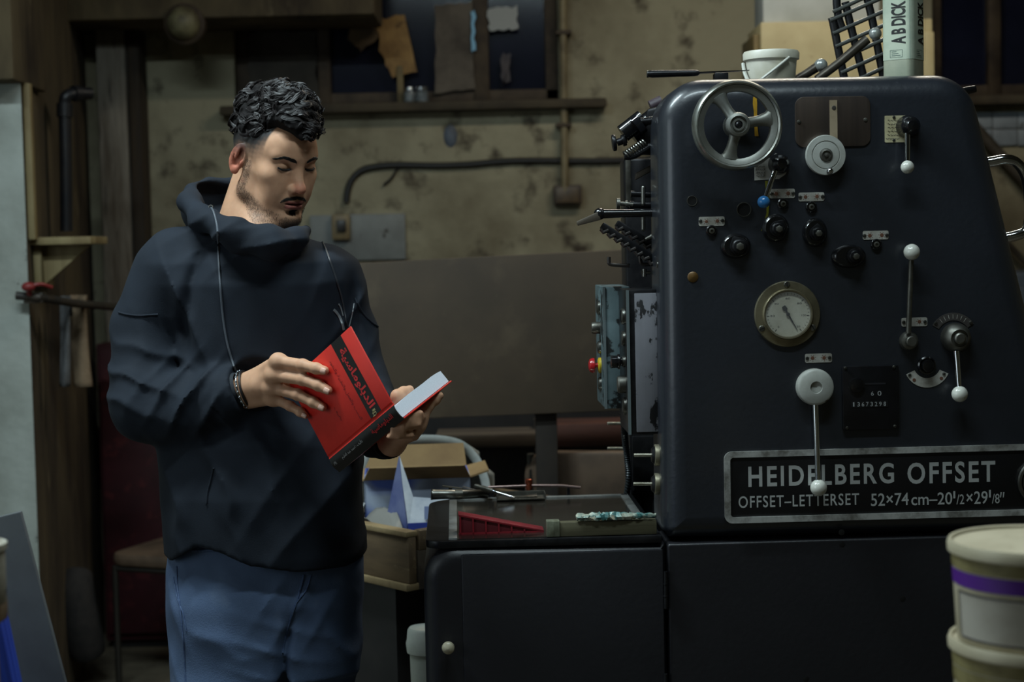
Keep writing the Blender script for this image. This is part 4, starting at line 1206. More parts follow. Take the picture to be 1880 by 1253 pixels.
b = MB(); b.cyl(pt(1194, 196, .3), pt(1215, 186, .3), .012, n=14); b.build('ink_cap', mat('purple_grey', (60, 48, 56), .5), press)

# control boxes
grn = mat('chipped_blue_green', (94, 112, 116), .5, c2=(70, 86, 88), scale=8, c3=(22, 26, 26), scale3=30, thr3=(.50, .55))
grey = mat('chipped_grey', (116, 116, 122), .5, c2=(96, 96, 100), scale=6, c3=(20, 20, 22), scale3=24, thr3=(.55, .58), stretch=(1.6, 1, .8))
edge = mat('box_edge', (120, 132, 134), .45, .5)
def control_box(px0, py0, px1, py1, b0, b1, mt, name='control_box'):
    a_, c_ = pt(px0, py1, b0), pt(px1, py0, b0)
    q_ = MB(); q_.box((a_.x, b0, a_.z), (c_.x, b1, c_.z))
    return q_.build(name, mt, press, bevel=.002), a_, c_
boxA, a1, c1 = control_box(1107, 750, 1160, 527, .22, .40, grn)
b = MB(); b.box((a1.x - .001, .2185, a1.z), (a1.x + .004, .2205, c1.z)); b.build('box_edge', edge, boxA, smooth=0)
boxB, a2, c2 = control_box(1150, 797, 1216, 533, .07, .22, blackm)
b = MB(); p0, p1 = pt(1169, 794, .069), pt(1212, 538, .069); b.box((p0.x, .0675, p0.z), (p1.x, .0705, p1.z)); b.build('front_panel', grey, boxB, bevel=.0008)
b = MB(); b.box((a2.x - .001, .0685, a2.z), (a2.x + .0045, .0705, c2.z)); b.build('box_edge', edge, boxB, smooth=0)
def button(x_px, py, bb, r, L, mt, parent, collar=True, prof=None):
    base = pt(x_px, py, bb); base.x = (a1.x if parent is boxA else a2.x); Mx = axis_frame(base, (-1, 0, 0))
    if collar:
        q_ = MB(); q_.lathe([(r * 1.25, 0), (r * 1.25, .004), (r * 1.05, .006), (r, .006)], Mx, 24); q_.build('button_collar', steel, parent)
    q_ = MB(); q_.lathe(prof or [(r, 0), (r, L * .8), (r * .85, L), (.0001, L)], Mx, 24); return q_.build('push_button', mt, parent)
ss, dk_ = steel, blackp
button(1107, 565, .30, .0115, .007, ss, boxA); button(1107, 602, .30, .012, .017, dullsteel, boxA, False); button(1107, 638, .30, .010, .007, ss, boxA)
base = pt(1107, 671, .30); base.x = a1.x; Mx = axis_frame(base, (-1, 0, 0))
b = MB(); b.lathe([(.0155, 0), (.0155, .004), (.012, .006), (.0001, .006)], Mx, 28); b.build('yellow_base', mat('safety_yellow', (196, 170, 40), .4), boxA)
b = MB(); b.lathe([(.005, 0), (.005, .012), (.0145, .013), (.0150, .017), (.0125, .022), (.006, .0245), (.0001, .025)], Mx, 32); b.build('emergency_stop', mat('safety_red', (176, 28, 34), .3, coat=.3), boxA)
button(1107, 705, .30, .0105, .006, ss, boxA)
button(1150, 581, .12, .0125, .005, ss, boxB); button(1150, 622, .12, .0115, .006, ss, boxB)
button(1150, 664, .12, .0085, .010, blackp, boxB)
b = MB(); base = pt(1142, 664, .12); base.x = a2.x - .010; Mx = axis_frame(base, (-1, 0, 0)); b.prism([(.0125 * math.cos(j * PI / 9) * (1 if j % 2 else .88), .0125 * math.sin(j * PI / 9) * (1 if j % 2 else .88)) for j in range(18)], 0, .016, Mx); b.lathe([(.0145, .0), (.0145, .004), (.012, .004)], Mx, 24); b.build('selector_knob', blackp, boxB, bevel=.001)
button(1150, 706, .12, .0165, .015, dullsteel, boxB, False); button(1150, 746, .12, .013, .006, ss, boxB)
# hose and stud bolts
pts = spline([pt(1143, 745, .36), pt(1146, 790, .46), pt(1149, 820, .50), pt(1152, 850, .51), pt(1154, 880, .51), pt(1150, 912, .53)], 14)
b = MB(); b.tube(pts, [.0072 if i % 2 else .0055 for i in range(len(pts))], 12); b.build('corrugated_hose', mat('hose_grey', (44, 50, 54), .35, .3), press)
stud = mat('bright_stud', (180, 176, 160), .35, .8, c2=(130, 126, 110), scale=60)
for (xa, xb, y_, bb) in ((1115, 1165, 778, .56), (1115, 1165, 824, .56), (1164, 1206, 836, .06), (1163, 1206, 889, .06)):
    e = part_group('stud_bolt')
    b = MB(); n_ = 9; ps = []; rs = []
    for j in range(n_ * 2 + 1):
        ps.append(pt(xa + (xb - xa) * j / (n_ * 2), y_, bb)); rs.append(.0036 if j % 2 else .0031)
    b.tube(ps, rs, 12); b.build('threaded_rod', stud, e)
    if bb < .1:
        b = MB(); b.cyl(pt(1201, y_, bb), pt(1214, y_, bb), .020, n=28); b.build('flange_nut', mat('aged_zinc', (150, 144, 124), .45, .6, c2=(110, 104, 86), scale=20), e, bevel=.002)
        b = MB(); b.cyl(pt(1196, y_, bb), pt(1201, y_, bb), .0125, .017, 20); b.build('cone_washer', blackm, e)
b = MB(); a_, c_ = pt(1162, 905, .52), pt(1222, 800, .52); b.box((a_.x, .525, DZ + .002), (c_.x + .08, .66, c_.z)); b.build('post', blackm, press, bevel=.004)
b = MB(); a_, c_ = pt(1208, 905, .06), pt(1225, 800, .06); b.box((a_.x + .004, .055, DZ + .006), (c_.x + .02, .14, c_.z + .02)); b.build('guard_plate', blackm, press, bevel=.003)

# things standing on the press
def onpress(px, b_, z=None):
    q_ = m(px, 140, b_); return W(Vector((q_.x, b_, TOPZ if z is None else z)))
t = thing('plastic_pail', 'white plastic pail with lid and handle on top of the press', 'pail', onpress(1416, .22))
k = 3.25 / FPX
zt_ = P(1416, 95, t.location.y).z - TOPZ
wp2 = mat('pail_white', (218, 214, 200), .4, c2=(196, 190, 168), scale=8, c3=(140, 128, 96), scale3=22, thr3=(.66, .74))
b = MB(); b.lathe([(.043, 0), (.0445, .003), (.049, zt_ - .016), (.049, zt_ - .012)], n=40); b.build('pail_body', wp2, t)
b = MB(); b.lathe([(.0495, zt_ - .017), (.0535, zt_ - .016), (.054, zt_ - .004), (.0515, zt_), (.047, zt_ - .002), (.0001, zt_ - .003)], n=40); b.build('lid', wp2, t)
b = MB(); hp = [Vector((.052 * math.cos(a), .052 * math.sin(a), zt_ - .014 - .040 * math.sin((a - R_(205)) / R_(130) * PI) * .9)) for a in [R_(205 + 13 * j) for j in range(11)]]
hp = [Vector((p.x * 1.06, p.y * 1.06, p.z)) for p in hp]
hp = [Vector((.0535 * math.cos(a), .0535 * math.sin(a), zt_ - .016 - (zt_ - .020) * w_)) for a, w_ in ((R_(300), 0), (R_(285), .22), (R_(268), .48), (R_(250), .74), (R_(236), .92), (R_(222), .97), (R_(208), .9), (R_(190), .5), (R_(178), .1))]
b.tube(spline(hp, 4), .0026, 10, squash=1.4); b.build('handle', mat('handle_white', (186, 186, 176), .4), t)
t = thing('plastic_bottle', 'tall translucent square bottle with black lettering on top of the press', 'bottle', onpress(1659, .16))
kk = t.location.y / FPX
bw = 82 * kk * .94
ht = P(1659, -110, t.location.y).z - TOPZ
btl = mat('bottle_plastic', (184, 186, 164), .3, c2=(158, 164, 144), scale=10, c3=(84, 98, 92), scale3=20, thr3=(.66, .78), sss=.0)
cor = math.sqrt(.5)
t.rotation_euler = (0, 0, R_(-37))
wA = 59.5 * kk
b = MB(); sh = [(.0, .96), (.004, 1), (ht * .80, 1), (ht * .86, .92), (ht * .91, .5), (ht * .93, .34), (ht * .985, .34)]
b.rings([[Vector((x_ * s_, y_ * s_, h_)) for x_, y_ in rect(wA, wA, .012, 5)] for h_, s_ in sh]); b.build('bottle_body', btl, t, smooth=50)
b = MB(); b.lathe([(.020, ht * .94), (.020, ht * .995), (.017, ht), (.0001, ht)], n=28); b.build('cap', mat('cap_white', (200, 202, 200), .4), t)
lab = mat('bottle_label', (190, 198, 178), .45, c2=(162, 174, 156), scale=14, c3=(60, 66, 64), scale3=26, thr3=(.70, .73))
z0_, z1_ = zat(1650, 112, t.location.y) - TOPZ, ht * .79
b = MB(); h_ = wA / 2 + .0006
o_ = rect(wA + .0012, wA + .0012, .0126, 5)
b.rings([[Vector((x_, y_, z_)) for x_, y_ in o_] for z_ in (z0_, z1_)], False, False); lb = b.build('label', lab, t, smooth=50)
za, zc = zat(1650, 84, t.location.y) - TOPZ, zat(1650, 6, t.location.y) - TOPZ
def face_text(Mf, text, x0_, x1_, za_, zb_, bold=.02, mt=None):
    """text running upwards between heights za_ and zb_, x across"""
    M = Mf @ Matrix(((0, -1, 0, 0), (1, 0, 0, 0), (0, 0, 1, 0), (0, 0, 0, 1)))
    return lettering('lettering', text, M, (za_, -x1_, zb_, -x0_), mt or ink_black, lb, bold)
Ff = Matrix(((1, 0, 0, 0), (0, 0, -1, -h_), (0, 1, 0, 0), (0, 0, 0, 1)))
Fr = Matrix(((0, 0, 1, h_), (1, 0, 0, 0), (0, 1, 0, 0), (0, 0, 0, 1)))
face_text(Ff, 'A B DICK', -.010, .019, za, zc, .03)
face_text(Fr, 'A B DICK', -.006, .019, za, zc, .03)
for Mf in (Ff, Fr):
    b = MB(); b.add([(.0268, z0_, .0004), (.0274, z0_, .0004), (.0274, z1_, .0004), (.0268, z1_, .0004)], [(0, 1, 2, 3)], Mf)
    zz = zat(1650, 108, t.location.y) - TOPZ
    for (xa, xb, ya, yb) in ((-.013, .012, zz, zz + .014),):
        w_ = .0006
        for r_ in ((xa, ya, xb, ya + w_), (xa, yb - w_, xb, yb), (xa, ya, xa + w_, yb), (xb - w_, ya, xb, yb)):
            b.add([(r_[0], r_[1], .0004), (r_[2], r_[1], .0004), (r_[2], r_[3], .0004), (r_[0], r_[3], .0004)], [(0, 1, 2, 3)], Mf)
        for j in range(3):
            b.add([(xa + .003, ya + .003 + j * .0036, .0004), (xb - .004 - .004 * j, ya + .003 + j * .0036, .0004), (xb - .004 - .004 * j, ya + .0042 + j * .0036, .0004), (xa + .003, ya + .0042 + j * .0036, .0004)], [(0, 1, 2, 3)], Mf)
    b.build('printed_frame', mat('print_green', (84, 104, 98), .5), lb, smooth=0)
# knife resting on a small block
t = thing('ink_knife', 'long ink knife with a dark handle resting on top of the press corner', 'knife', onpress(1285, .16))
blk_h = .013
def kq(px, py): return P(px, py, t.location.y) - t.location
b = MB(); a_, c_ = kq(1188, 136), kq(1284, 134)
rgs = []
for f_, h_ in ((0, .0035), (.02, .006), (.1, .0072), (.5, .0066), (.9, .0062), (.97, .0056), (1, .003)):
    p = a_.lerp(c_, f_); rgs.append([p + Vector((0, .009 * math.cos(2 * PI * j / 12), h_ * math.sin(2 * PI * j / 12))) for j in range(12)])
b.rings(rgs); b.build('handle', blackm, t, smooth=60)
b = MB(); b.cyl(kq(1187.5, 136), kq(1191, 136), .0068, n=14); b.build('end_cap', dullsteel, t)
p0, p1, p2 = kq(1282, 133.5), kq(1345, 132), kq(1376, 129)
b = MB(); b.hexa([p0 + Vector((0, -.008, -.0016)), p2 + Vector((0, -.002, -.0004)), p2 + Vector((0, .012, -.0004)), p0 + Vector((0, .012, -.0016)), p0 + Vector((0, -.008, .001)), p2 + Vector((0, -.002, .0006)), p2 + Vector((0, .012, .0006)), p0 + Vector((0, .012, .001))]); b.build('blade', blackm, t, smooth=0)
k0, k1 = kq(1311, 143), kq(1336, 134)
b = MB(); b.box((k0.x, -.012, 0), (k1.x, .02, k1.z + .0)); o = b.build('rest_block', blackm, None, bevel=.0015); o.location = t.location
tag(o, 'small black block under the ink knife on the press', 'block')
# ball ended feed rods and black grid at the back of the press top
for pts, ball in (([(1462, 146), (1480, 136), (1500, 123)], (1507, 120, 12.5)), ([(1500, 146), (1540, 116), (1592, 72)], (1607, 62, 11.5))):
    e = part_group('feed_lever'); y_ = .28 if ball[0] < 1550 else .26
    b = MB(); b.tube([m(x_, py_, y_) for x_, py_ in pts], [.0085, .0085, .0095], 14); b.build('rod', mat('brown_steel', (84, 78, 70), .4, .6, c2=(60, 54, 48), scale=16), e)
    b = MB(); b.ball(m(ball[0], ball[1], y_ - .003), ball[2] * S * 1.08, 28); b.build('ball_knob', mat('silver_ball', (170, 174, 172), .28, .4, c2=(140, 144, 140), scale=30), e)
grid = part_group('wire_guard')
b = MB(); gb = .34
for pts in ([(1527, 32), (1530, 44), (1541, 100), (1550, 144)], [(1552, 4), (1560, 40), (1574, 96), (1586, 144)], [(1588, -20), (1600, 30), (1612, 90), (1622, 144)], [(1540, -30), (1536, 0), (1540, 34), (1548, 56)]):
    b.tube(spline([m(x_, y_, gb) for x_, y_ in pts], 5), .0082, 12)
b.build('guard_bars', mat('black_iron', (26, 27, 32)), grid)
b = MB()
for k_ in range(6):
    y_ = 44 + k_ * 24 - 6
    b.cyl(m(1524 + k_ * 5, y_, gb - .006), m(1628, y_ - 46 + k_ * 2, gb - .006), .0042, n=10)
b.cyl(m(1530, 22, gb - .006), m(1628, -24, gb - .006), .0042, n=10)
b.build('guard_rungs', mat('grey_rod', (96, 98, 96), .4, .6), grid)

# things lying on the delivery table
def ontable(px, py):
    """press coordinates where the pixel meets the table top"""
    r = ray(px, py); t_ = (DZ + .004 - CAM.z) / r.z
    w = CAM + r * t_ - PO
    return Vector((w.dot(PX), w.dot(PYv), DZ + .004))
# red wedge
q0, q1 = ontable(842, 979), ontable(1001, 983)
t = thing('red_wedge', 'ribbed dark red plastic wedge lying on the delivery table', 'wedge', W(Vector(((q0.x + q1.x) / 2, q0.y, DZ + .001))), YAW)
L = q1.x - q0.x; h = .036
redp = mat('wedge_red', (130, 24, 36), .45, c2=(96, 18, 28), scale=20)
b = MB(); b.hexa([(-L / 2, 0, .0), (L / 2, .0, .0), (L / 2, .035, .0), (-L / 2, .035, .0), (-L / 2 + .002, 0, h), (L / 2, 0, .003), (L / 2, .035, .003), (-L / 2 + .002, .035, h)]); b.build('wedge_body', mat('wedge_dark', (88, 16, 26), .5), t, bevel=.0012)
b = MB()
b.hexa([(-L / 2, -.003, h - .002), (L / 2, -.003, .001), (L / 2, .038, .001), (-L / 2, .038, h - .002), (-L / 2, -.003, h + .002), (L / 2, -.003, .0045), (L / 2, .038, .0045), (-L / 2, .038, h + .002)])
b.build('top_flange', redp, t, bevel=.0008)
b = MB()
for j in range(6):
    x_ = -L / 2 + .002 + L * .15 * j; hh_ = h * (1 - (x_ + L / 2) / L)
    b.box((x_, -.003, 0), (x_ + .003, 0.0, max(hh_ - .001, .003)))
b.box((-L / 2, -.003, 0), (L / 2, 0, .003)); b.build('ribs', redp, t)
q0, q1 = ontable(1004, 984), ontable(1210, 978)
t = thing('measuring_bar', 'flat olive metal bar lying along the front of the delivery table', 'bar', W(Vector((q0.x, q0.y, DZ + .001))), YAW)
olive = mat('olive_metal', (106, 102, 80), .5, .4, c2=(84, 80, 62), scale=20, stretch=(.2, 1, 4)); L = q1.x - q0.x
b = MB(); b.box((.024, .002, 0), (L - .004, .022, .026)); b.build('bar_body', olive, t, bevel=.0012)
b = MB(); b.box((0, 0, 0), (.024, .026, .029)); b.build('end_block', mat('green_grey_metal', (132, 136, 116), .45, .4, c2=(100, 102, 84), scale=40, stretch=(3, 1, 1)), t, bevel=.0012)
q0, q1 = ontable(1056, 957), ontable(1204, 960)
zr = .034
rnd = random.Random(4)
def crumple(L, w, h, n, seed, M=None):
    rnd = random.Random(seed); rg = []
    for i in range(n + 1):
        x_ = L * i / n; ss_ = math.sin(PI * min(1, max(0.12, i / n)) ** .7) * .6 + .45
        rg.append([Vector((x_ + rnd.uniform(-.002, .002), math.cos(2 * PI * j / 10) * w * ss_ * rnd.uniform(.7, 1.2), max(.0004, h * .5 + math.sin(2 * PI * j / 10) * h * .5 * ss_ * rnd.uniform(.6, 1.5)))) for j in range(10)])
    b = MB(); b.rings(rg); return b
b = crumple(.145, .009, .014, 34, 4)
o = b.build('crumpled_foil', mat('teal_foil', (182, 184, 166), .4, .2, c2=(66, 110, 108), scale=26, thr=(.46, .56), c3=(206, 200, 176), scale3=50, thr3=(.58, .64)), smooth=20)
p_ = ontable(1058, 975); o.location = W(Vector((p_.x, q0.y * 0 + ontable(1100, 984).y + .012, DZ + .0275))); o.rotation_euler = (0, 0, YAW)
tag(o, 'crumpled teal and white ink strip lying on the olive bar', 'strip')
o.location = W(Vector((m(1056, 950, .05).x, ontable(1060, 984).y + .012, DZ + .0285)))

# tools along the back edge of the table
def tool(name, label, cat, pxa, pya, pxb, pyb, bb):
    a_, c_ = m(pxa, pya, bb), m(pxb, pyb, bb)
    return thing(name, label, cat, W(Vector((a_.x, bb, DZ + .004))), YAW), c_.x - a_.x
t, L = tool('steel_tube', 'short steel tube with an open flared end at the back left of the delivery table', 'tube', 791, 900, 896, 908, .485)
b = MB(); b.tube([(0, 0, .0115), (.004, 0, .0113), (.03, .003, .0105), (L, .012, .0085)], [.0112, .0104, .0095, .0075], 18, caps=False); o = b.build('tube_body', steel, t, solid=.0015)
b = MB(); b.cyl((L * .42, .005, .010), (L * .55, .0065, .0098), .0105, n=18); b.build('collar', dullsteel, t)
t, L = tool('screwdriver', 'slim steel screwdriver with a ribbed end lying across the tools behind the table', 'screwdriver', 872, 890, 944, 909, .478)
A, B = Vector((0, .01, .027)), Vector((L, -.035, .006))
b = MB(); b.tube([A, A.lerp(B, .08), A.lerp(B, .14), A.lerp(B, .2), A.lerp(B, .45)], [.004, .0052, .004, .0056, .0052], 14); b.build('handle', dullsteel, t)
b = MB(); b.tube([A.lerp(B, .45), A.lerp(B, .9), B], [.0036, .0034, .002], 12); b.build('shaft', chrome, t)
t, L = tool('tool_tray', 'small flat dark tray at the back of the delivery table', 'tray', 912, 905, 1002, 905, .45)
b = MB(); b.box((0, 0, 0), (L, .05, .003)); b.box((0, 0, 0), (.002, .05, .012)); b.box((L - .002, 0, 0), (L, .05, .012)); b.box((0, .048, 0), (L, .05, .012)); b.build('tray_body', dullsteel, t, bevel=.0006)
o_ = t.location
b = MB(); b.prism([(0, 0), (.05, .004), (.05, .022)], 0, .0025); o = b.build('set_square', steel, None, bevel=.0004); o.location = W(Vector((m(942, 905, .45).x, .455, DZ + .0072))); o.rotation_euler = (R_(8), 0, YAW)
tag(o, 'small triangular steel blade lying in the flat tray', 'blade')
t, L = tool('long_rod', 'thin reddish steel rod with a copper knob at the back of the delivery table', 'rod', 896, 889, 1066, 890, .508)
b = MB(); b.tube([(0, 0, .020), (L * .5, 0, .021), (L * .8, 0, .019), (L, 0, .014)], .0032, 10); b.build('rod', mat('red_steel', (130, 110, 106), .35, .7), t)
b = MB(); b.lathe([(.006, -.012), (.0075, -.006), (.006, 0), (.0078, .003), (.0078, .010), (.005, .012), (.0001, .012)], Matrix.Translation((L * .44, 0, .024)), 20); b.build('copper_knob', mat('copper', (170, 90, 66), .3, .9), t)
b = MB(); b.box((.0, -.008, 0), (.012, .008, .017)); b.build('rod_foot', blackm, t)
b = MB(); b.box((L * .85, -.008, 0), (L * .88, .008, .0145)); b.build('rod_foot', blackm, t)
t, L = tool('spatula', 'dark flat spatula leaning on the tools at the back of the delivery table', 'spatula', 812, 884, 885, 898, .502)
b = MB(); b.hexa([(0, 0, .024), (L * .6, 0, .016), (L * .6, .012, .016), (0, .012, .024), (0, 0, .0265), (L * .6, 0, .0185), (L * .6, .012, .0185), (0, .012, .0265)]); b.build('blade', dullsteel, t)
b = MB(); b.tube([(L * .5, .006, .0195), (L, .004, .0065)], [.005, .0065], 12); b.build('handle', blackm, t)
b = MB(); b.cyl((L * .2, .006, 0), (L * .2, .006, .0225), .004, n=10); b.build('stop_pin', blackm, t)

# stack of ink buckets in front at the right
pz = zat(1880, 1355, 1.92)
cx_ = xat(1905, 1100, 1.92)
small_table((cx_ + .02, 1.95, 0), .34, .34, pz, 'small wooden stand under the two stacked buckets')
plm = mat('bucket_cream', (182, 172, 146), .5, c2=(152, 142, 116), scale=6, c3=(110, 100, 76), scale3=18, thr3=(.62, .70))
whl = mat('bucket_label', (176, 170, 158), .5, c2=(156, 148, 134), scale=10)
gold = mat('olive_stain', (104, 94, 56), .5, c2=(150, 140, 96), scale=12)
def bucket(z0, z1, label, purple):
    t = thing('ink_bucket', label, 'bucket', (cx_, 1.92, z0), 0, None)
    H = z1 - z0; Rr = .099
    b = MB(); b.lathe([(Rr * .90, 0), (Rr * .915, .003), (Rr * .965, H - .018), (Rr * .965, H - .010)], n=64); b.build('bucket_body', plm, t)
    b = MB(); b.lathe([(Rr * .972, H - .0135), (Rr * 1.015, H - .013), (Rr * 1.02, H - .005), (Rr * 1.0, H), (Rr * .965, H - .001), (Rr * .955, H - .004), (.0001, H - .004)], n=64); b.build('lid', plm, t)
    def rr(z): return Rr * (.915 + .05 * (z - .003) / (H - .025)) + .0006
    def band(za, zb_, mt, nm, a0=0, a1=2 * PI):
        q_ = MB(); q_.lathe([(rr(za), za), (rr(zb_), zb_)], None, 64 if a1 - a0 > 5 else 20, a0, a1); return q_.build(nm, mt, t)
    band(H * .58, H * .73, mat('purple_band', (84, 36, 132), .4) if purple else gold, 'colour_band')
    band(H * .745, H * .87, gold, 'stained_band')
    for a0 in (-172, -106, -40):
        l_ = band(H * .08, H * .52, whl, 'label', R_(a0), R_(a0 + 60))
        q_ = MB()
        for za, zb_, x0_, x1_ in ((H * .065, H * .085, 0, 60), (H * .515, H * .535, 0, 60), (H * .065, H * .535, -1, .6), (H * .065, H * .535, 59.4, 61)):
            q_.lathe([(rr(za) + .0006, za), (rr(zb_) + .0006, zb_)], None, 20, R_(a0 + x0_), R_(a0 + x1_))
        q_.build('label_border', mat('border_grey', (66, 62, 66), .5), l_)
    return t
zm = zat(1900, 1168, 1.92)
zt_ = zat(1905, 990, 1.92)
bucket(pz, zm, 'lower cream bucket with an olive stain, carrying the purple banded bucket', False)
bucket(zm - .003, zt_, 'upper cream bucket with a purple band and white labels, topmost of two before the press', True)
# ------------------------------------------------------------------ signed distance modelling for the figure
class Field:
    def __init__(s, xs, ys, zs):
        s.ax = [np.asarray(a, np.float32) for a in (xs, ys, zs)]
        s.d = np.full([len(a) for a in s.ax], .3, np.float32)
    def sub(s, lo, hi):
        sl = []
        for a, l, h in zip(s.ax, lo, hi):
            i, j = np.searchsorted(a, l), np.searchsorted(a, h)
            sl.append(slice(max(0, i - 1), min(len(a), j + 1)))
        sl = tuple(sl)
        g = [a[q_] for a, q_ in zip(s.ax, sl)]
        return sl, g[0][:, None, None], g[1][None, :, None], g[2][None, None, :]
    def apply(s, fn, lo, hi, k=0.0, op='u'):
        sl, X, Y, Z = s.sub(lo, hi)
        if 0 in s.d[sl].shape:
            return s
        n = fn(X, Y, Z).astype(np.float32)
        a = s.d[sl]
        if op == 's':
            n = -n
        if k > 0:
            h = np.maximum(k - np.abs(a - n), 0) / k
            c = h * h * k * .25
            s.d[sl] = np.minimum(a, n) - c if op == 'u' else np.maximum(a, n) + c
        else:
            s.d[sl] = np.minimum(a, n) if op == 'u' else np.maximum(a, n)
        return s
    def cone(s, a, b, ra, rb, k=0.0, op='u', pad=.03):
        a, b = np.array(a, float), np.array(b, float)
        ab = b - a; L2 = max(float(ab @ ab), 1e-9); r = max(ra, rb) + pad + k
        def fn(X, Y, Z):
            t = np.clip(((X - a[0]) * ab[0] + (Y - a[1]) * ab[1] + (Z - a[2]) * ab[2]) / L2, 0, 1)
            return np.sqrt((X - a[0] - t * ab[0]) ** 2 + (Y - a[1] - t * ab[1]) ** 2 + (Z - a[2] - t * ab[2]) ** 2) - (ra + (rb - ra) * t)
        return s.apply(fn, np.minimum(a, b) - r, np.maximum(a, b) + r, k, op)
    def chain(s, pts, rs, k=0.0, k0=None, op='u'):
        for i in range(len(pts) - 1):
            s.cone(pts[i], pts[i + 1], rs[i], rs[i + 1], k0 if (i == 0 and k0 is not None) else k, op)
        return s
    def ell(s, c, r, M=None, k=0.0, op='u', pad=.03):
        """ellipsoid; M is a 3x3 rotation (columns are its axes)"""
        c, r = np.array(c, float), np.array(r, float)
        R = np.eye(3) if M is None else np.array(M)
        e = np.sqrt(((R * r[None, :]) ** 2).sum(1)) + pad + k
        def fn(X, Y, Z):
            x, y, z = X - c[0], Y - c[1], Z - c[2]
            q = [(x * R[0, i] + y * R[1, i] + z * R[2, i]) for i in range(3)]
            k0 = np.sqrt(sum((q[i] / r[i]) ** 2 for i in range(3)))
            k1 = np.sqrt(sum((q[i] / r[i] ** 2) ** 2 for i in range(3)))
            return k0 * (k0 - 1) / np.maximum(k1, 1e-6)
        return s.apply(fn, c - e, c + e, k, op)
    def mesh(s, iso=0.0):
        d = s.d - iso
        d[[0, -1], :, :] = np.maximum(d[[0, -1], :, :], .01); d[:, [0, -1], :] = np.maximum(d[:, [0, -1], :], .01); d[:, :, [0, -1]] = np.maximum(d[:, :, [0, -1]], .01)
        ins = d < 0
        nx, ny, nz = d.shape
        cnt = np.zeros((nx - 1, ny - 1, nz - 1), np.uint8)
        for i in (0, 1):
            for j in (0, 1):
                for k in (0, 1):
                    cnt += ins[i:nx - 1 + i, j:ny - 1 + j, k:nz - 1 + k]
        act = np.argwhere((cnt > 0) & (cnt < 8))
        idx = np.full(cnt.shape, -1, np.int32)
        idx[act[:, 0], act[:, 1], act[:, 2]] = np.arange(len(act))
        acc = np.zeros((len(act), 3)); w = np.zeros(len(act))
        corners = [(i, j, k) for i in (0, 1) for j in (0, 1) for k in (0, 1)]
        for a in corners:
            for ax in range(3):
                if a[ax]:
                    continue
                b = list(a); b[ax] = 1
                pa, pb = act + np.array(a), act + np.array(b)
                da, db = d[pa[:, 0], pa[:, 1], pa[:, 2]], d[pb[:, 0], pb[:, 1], pb[:, 2]]
                msk = (da < 0) != (db < 0)
                t = np.where(msk, da / np.where(msk, da - db, 1), 0)
                P0 = np.stack([s.ax[q_][pa[:, q_]] for q_ in range(3)], 1)
                P1 = np.stack([s.ax[q_][pb[:, q_]] for q_ in range(3)], 1)
                acc += np.where(msk[:, None], P0 + (P1 - P0) * t[:, None], 0)
                w += msk
        verts = acc / w[:, None]
        faces = []
        for ax in range(3):
            o1, o2 = [q_ for q_ in range(3) if q_ != ax]
            sa = [slice(None)] * 3; sb = [slice(None)] * 3
            sa[ax] = slice(0, -1); sb[ax] = slice(1, None)
            ia, ib = ins[tuple(sa)], ins[tuple(sb)]
            e = np.argwhere(ia != ib)
            e = e[(e[:, o1] > 0) & (e[:, o2] > 0)]
            flip = ia[e[:, 0], e[:, 1], e[:, 2]]
            q4 = []
            for (u, v) in ((0, 0), (1, 0), (1, 1), (0, 1)):
                c = e.copy(); c[:, o1] -= u; c[:, o2] -= v
                q4.append(idx[c[:, 0], c[:, 1], c[:, 2]])
            f = np.stack(q4, 1)
            if ax == 1:
                flip = ~flip
            f[~flip] = f[~flip][:, ::-1]
            faces.append(f)
        return verts, np.concatenate(faces)

def np_mesh(name, verts, faces, mt, parent=None, attrs=None, relax=0):
    if relax:
        e = np.concatenate([faces[:, [0, 1]], faces[:, [1, 2]], faces[:, [2, 3]], faces[:, [3, 0]]])
        for _ in range(relax):
            acc = np.zeros_like(verts); cn = np.zeros(len(verts))
            np.add.at(acc, e[:, 0], verts[e[:, 1]]); np.add.at(cn, e[:, 0], 1)
            np.add.at(acc, e[:, 1], verts[e[:, 0]]); np.add.at(cn, e[:, 1], 1)
            verts = verts * .5 + acc / np.maximum(cn, 1)[:, None] * .5
    me = bpy.data.meshes.new(name)
    me.vertices.add(len(verts)); me.vertices.foreach_set('co', verts.astype(np.float32).ravel())
    me.loops.add(faces.size); me.loops.foreach_set('vertex_index', faces.astype(np.int32).ravel())
    me.polygons.add(len(faces)); me.polygons.foreach_set('loop_start', np.arange(0, faces.size, 4, dtype=np.int32))
    me.update(calc_edges=True)
    for k, v in (attrs or {}).items():
        a = me.attributes.new(k, 'FLOAT', 'POINT'); a.data.foreach_set('value', v.astype(np.float32))
    me.materials.append(mt)
    me.shade_smooth()
    o = bpy.data.objects.new(name, me)
    COL.objects.link(o)
    if parent is not None:
        o.parent = parent
    return o

def axis(*segs):
    """segments (start, end, step) joined into one axis"""
    out = []
    for a, b, st in segs:
        out.append(np.arange(a, b, st))
    return np.unique(np.round(np.concatenate(out), 6))

def sstep(x, a, b):
    t = np.clip((x - a) / (b - a), 0, 1)
    return t * t * (3 - 2 * t)

def vnoise(p, f, seed=0):
    """smooth pseudo noise from summed sines, -1..1"""
    r = np.random.RandomState(seed); o = 0
    for i in range(5):
        k = r.normal(size=3) * f * (1 + .35 * i); o = o + np.sin(p @ k + r.uniform(0, 6.28)) / (1 + .5 * i)
    return o / 2.2

D0 = 3.25                       # distance of the standing man
PPM = FPX / D0
def pm(px, py, y=D0):
    return np.array(P(px, py, y))

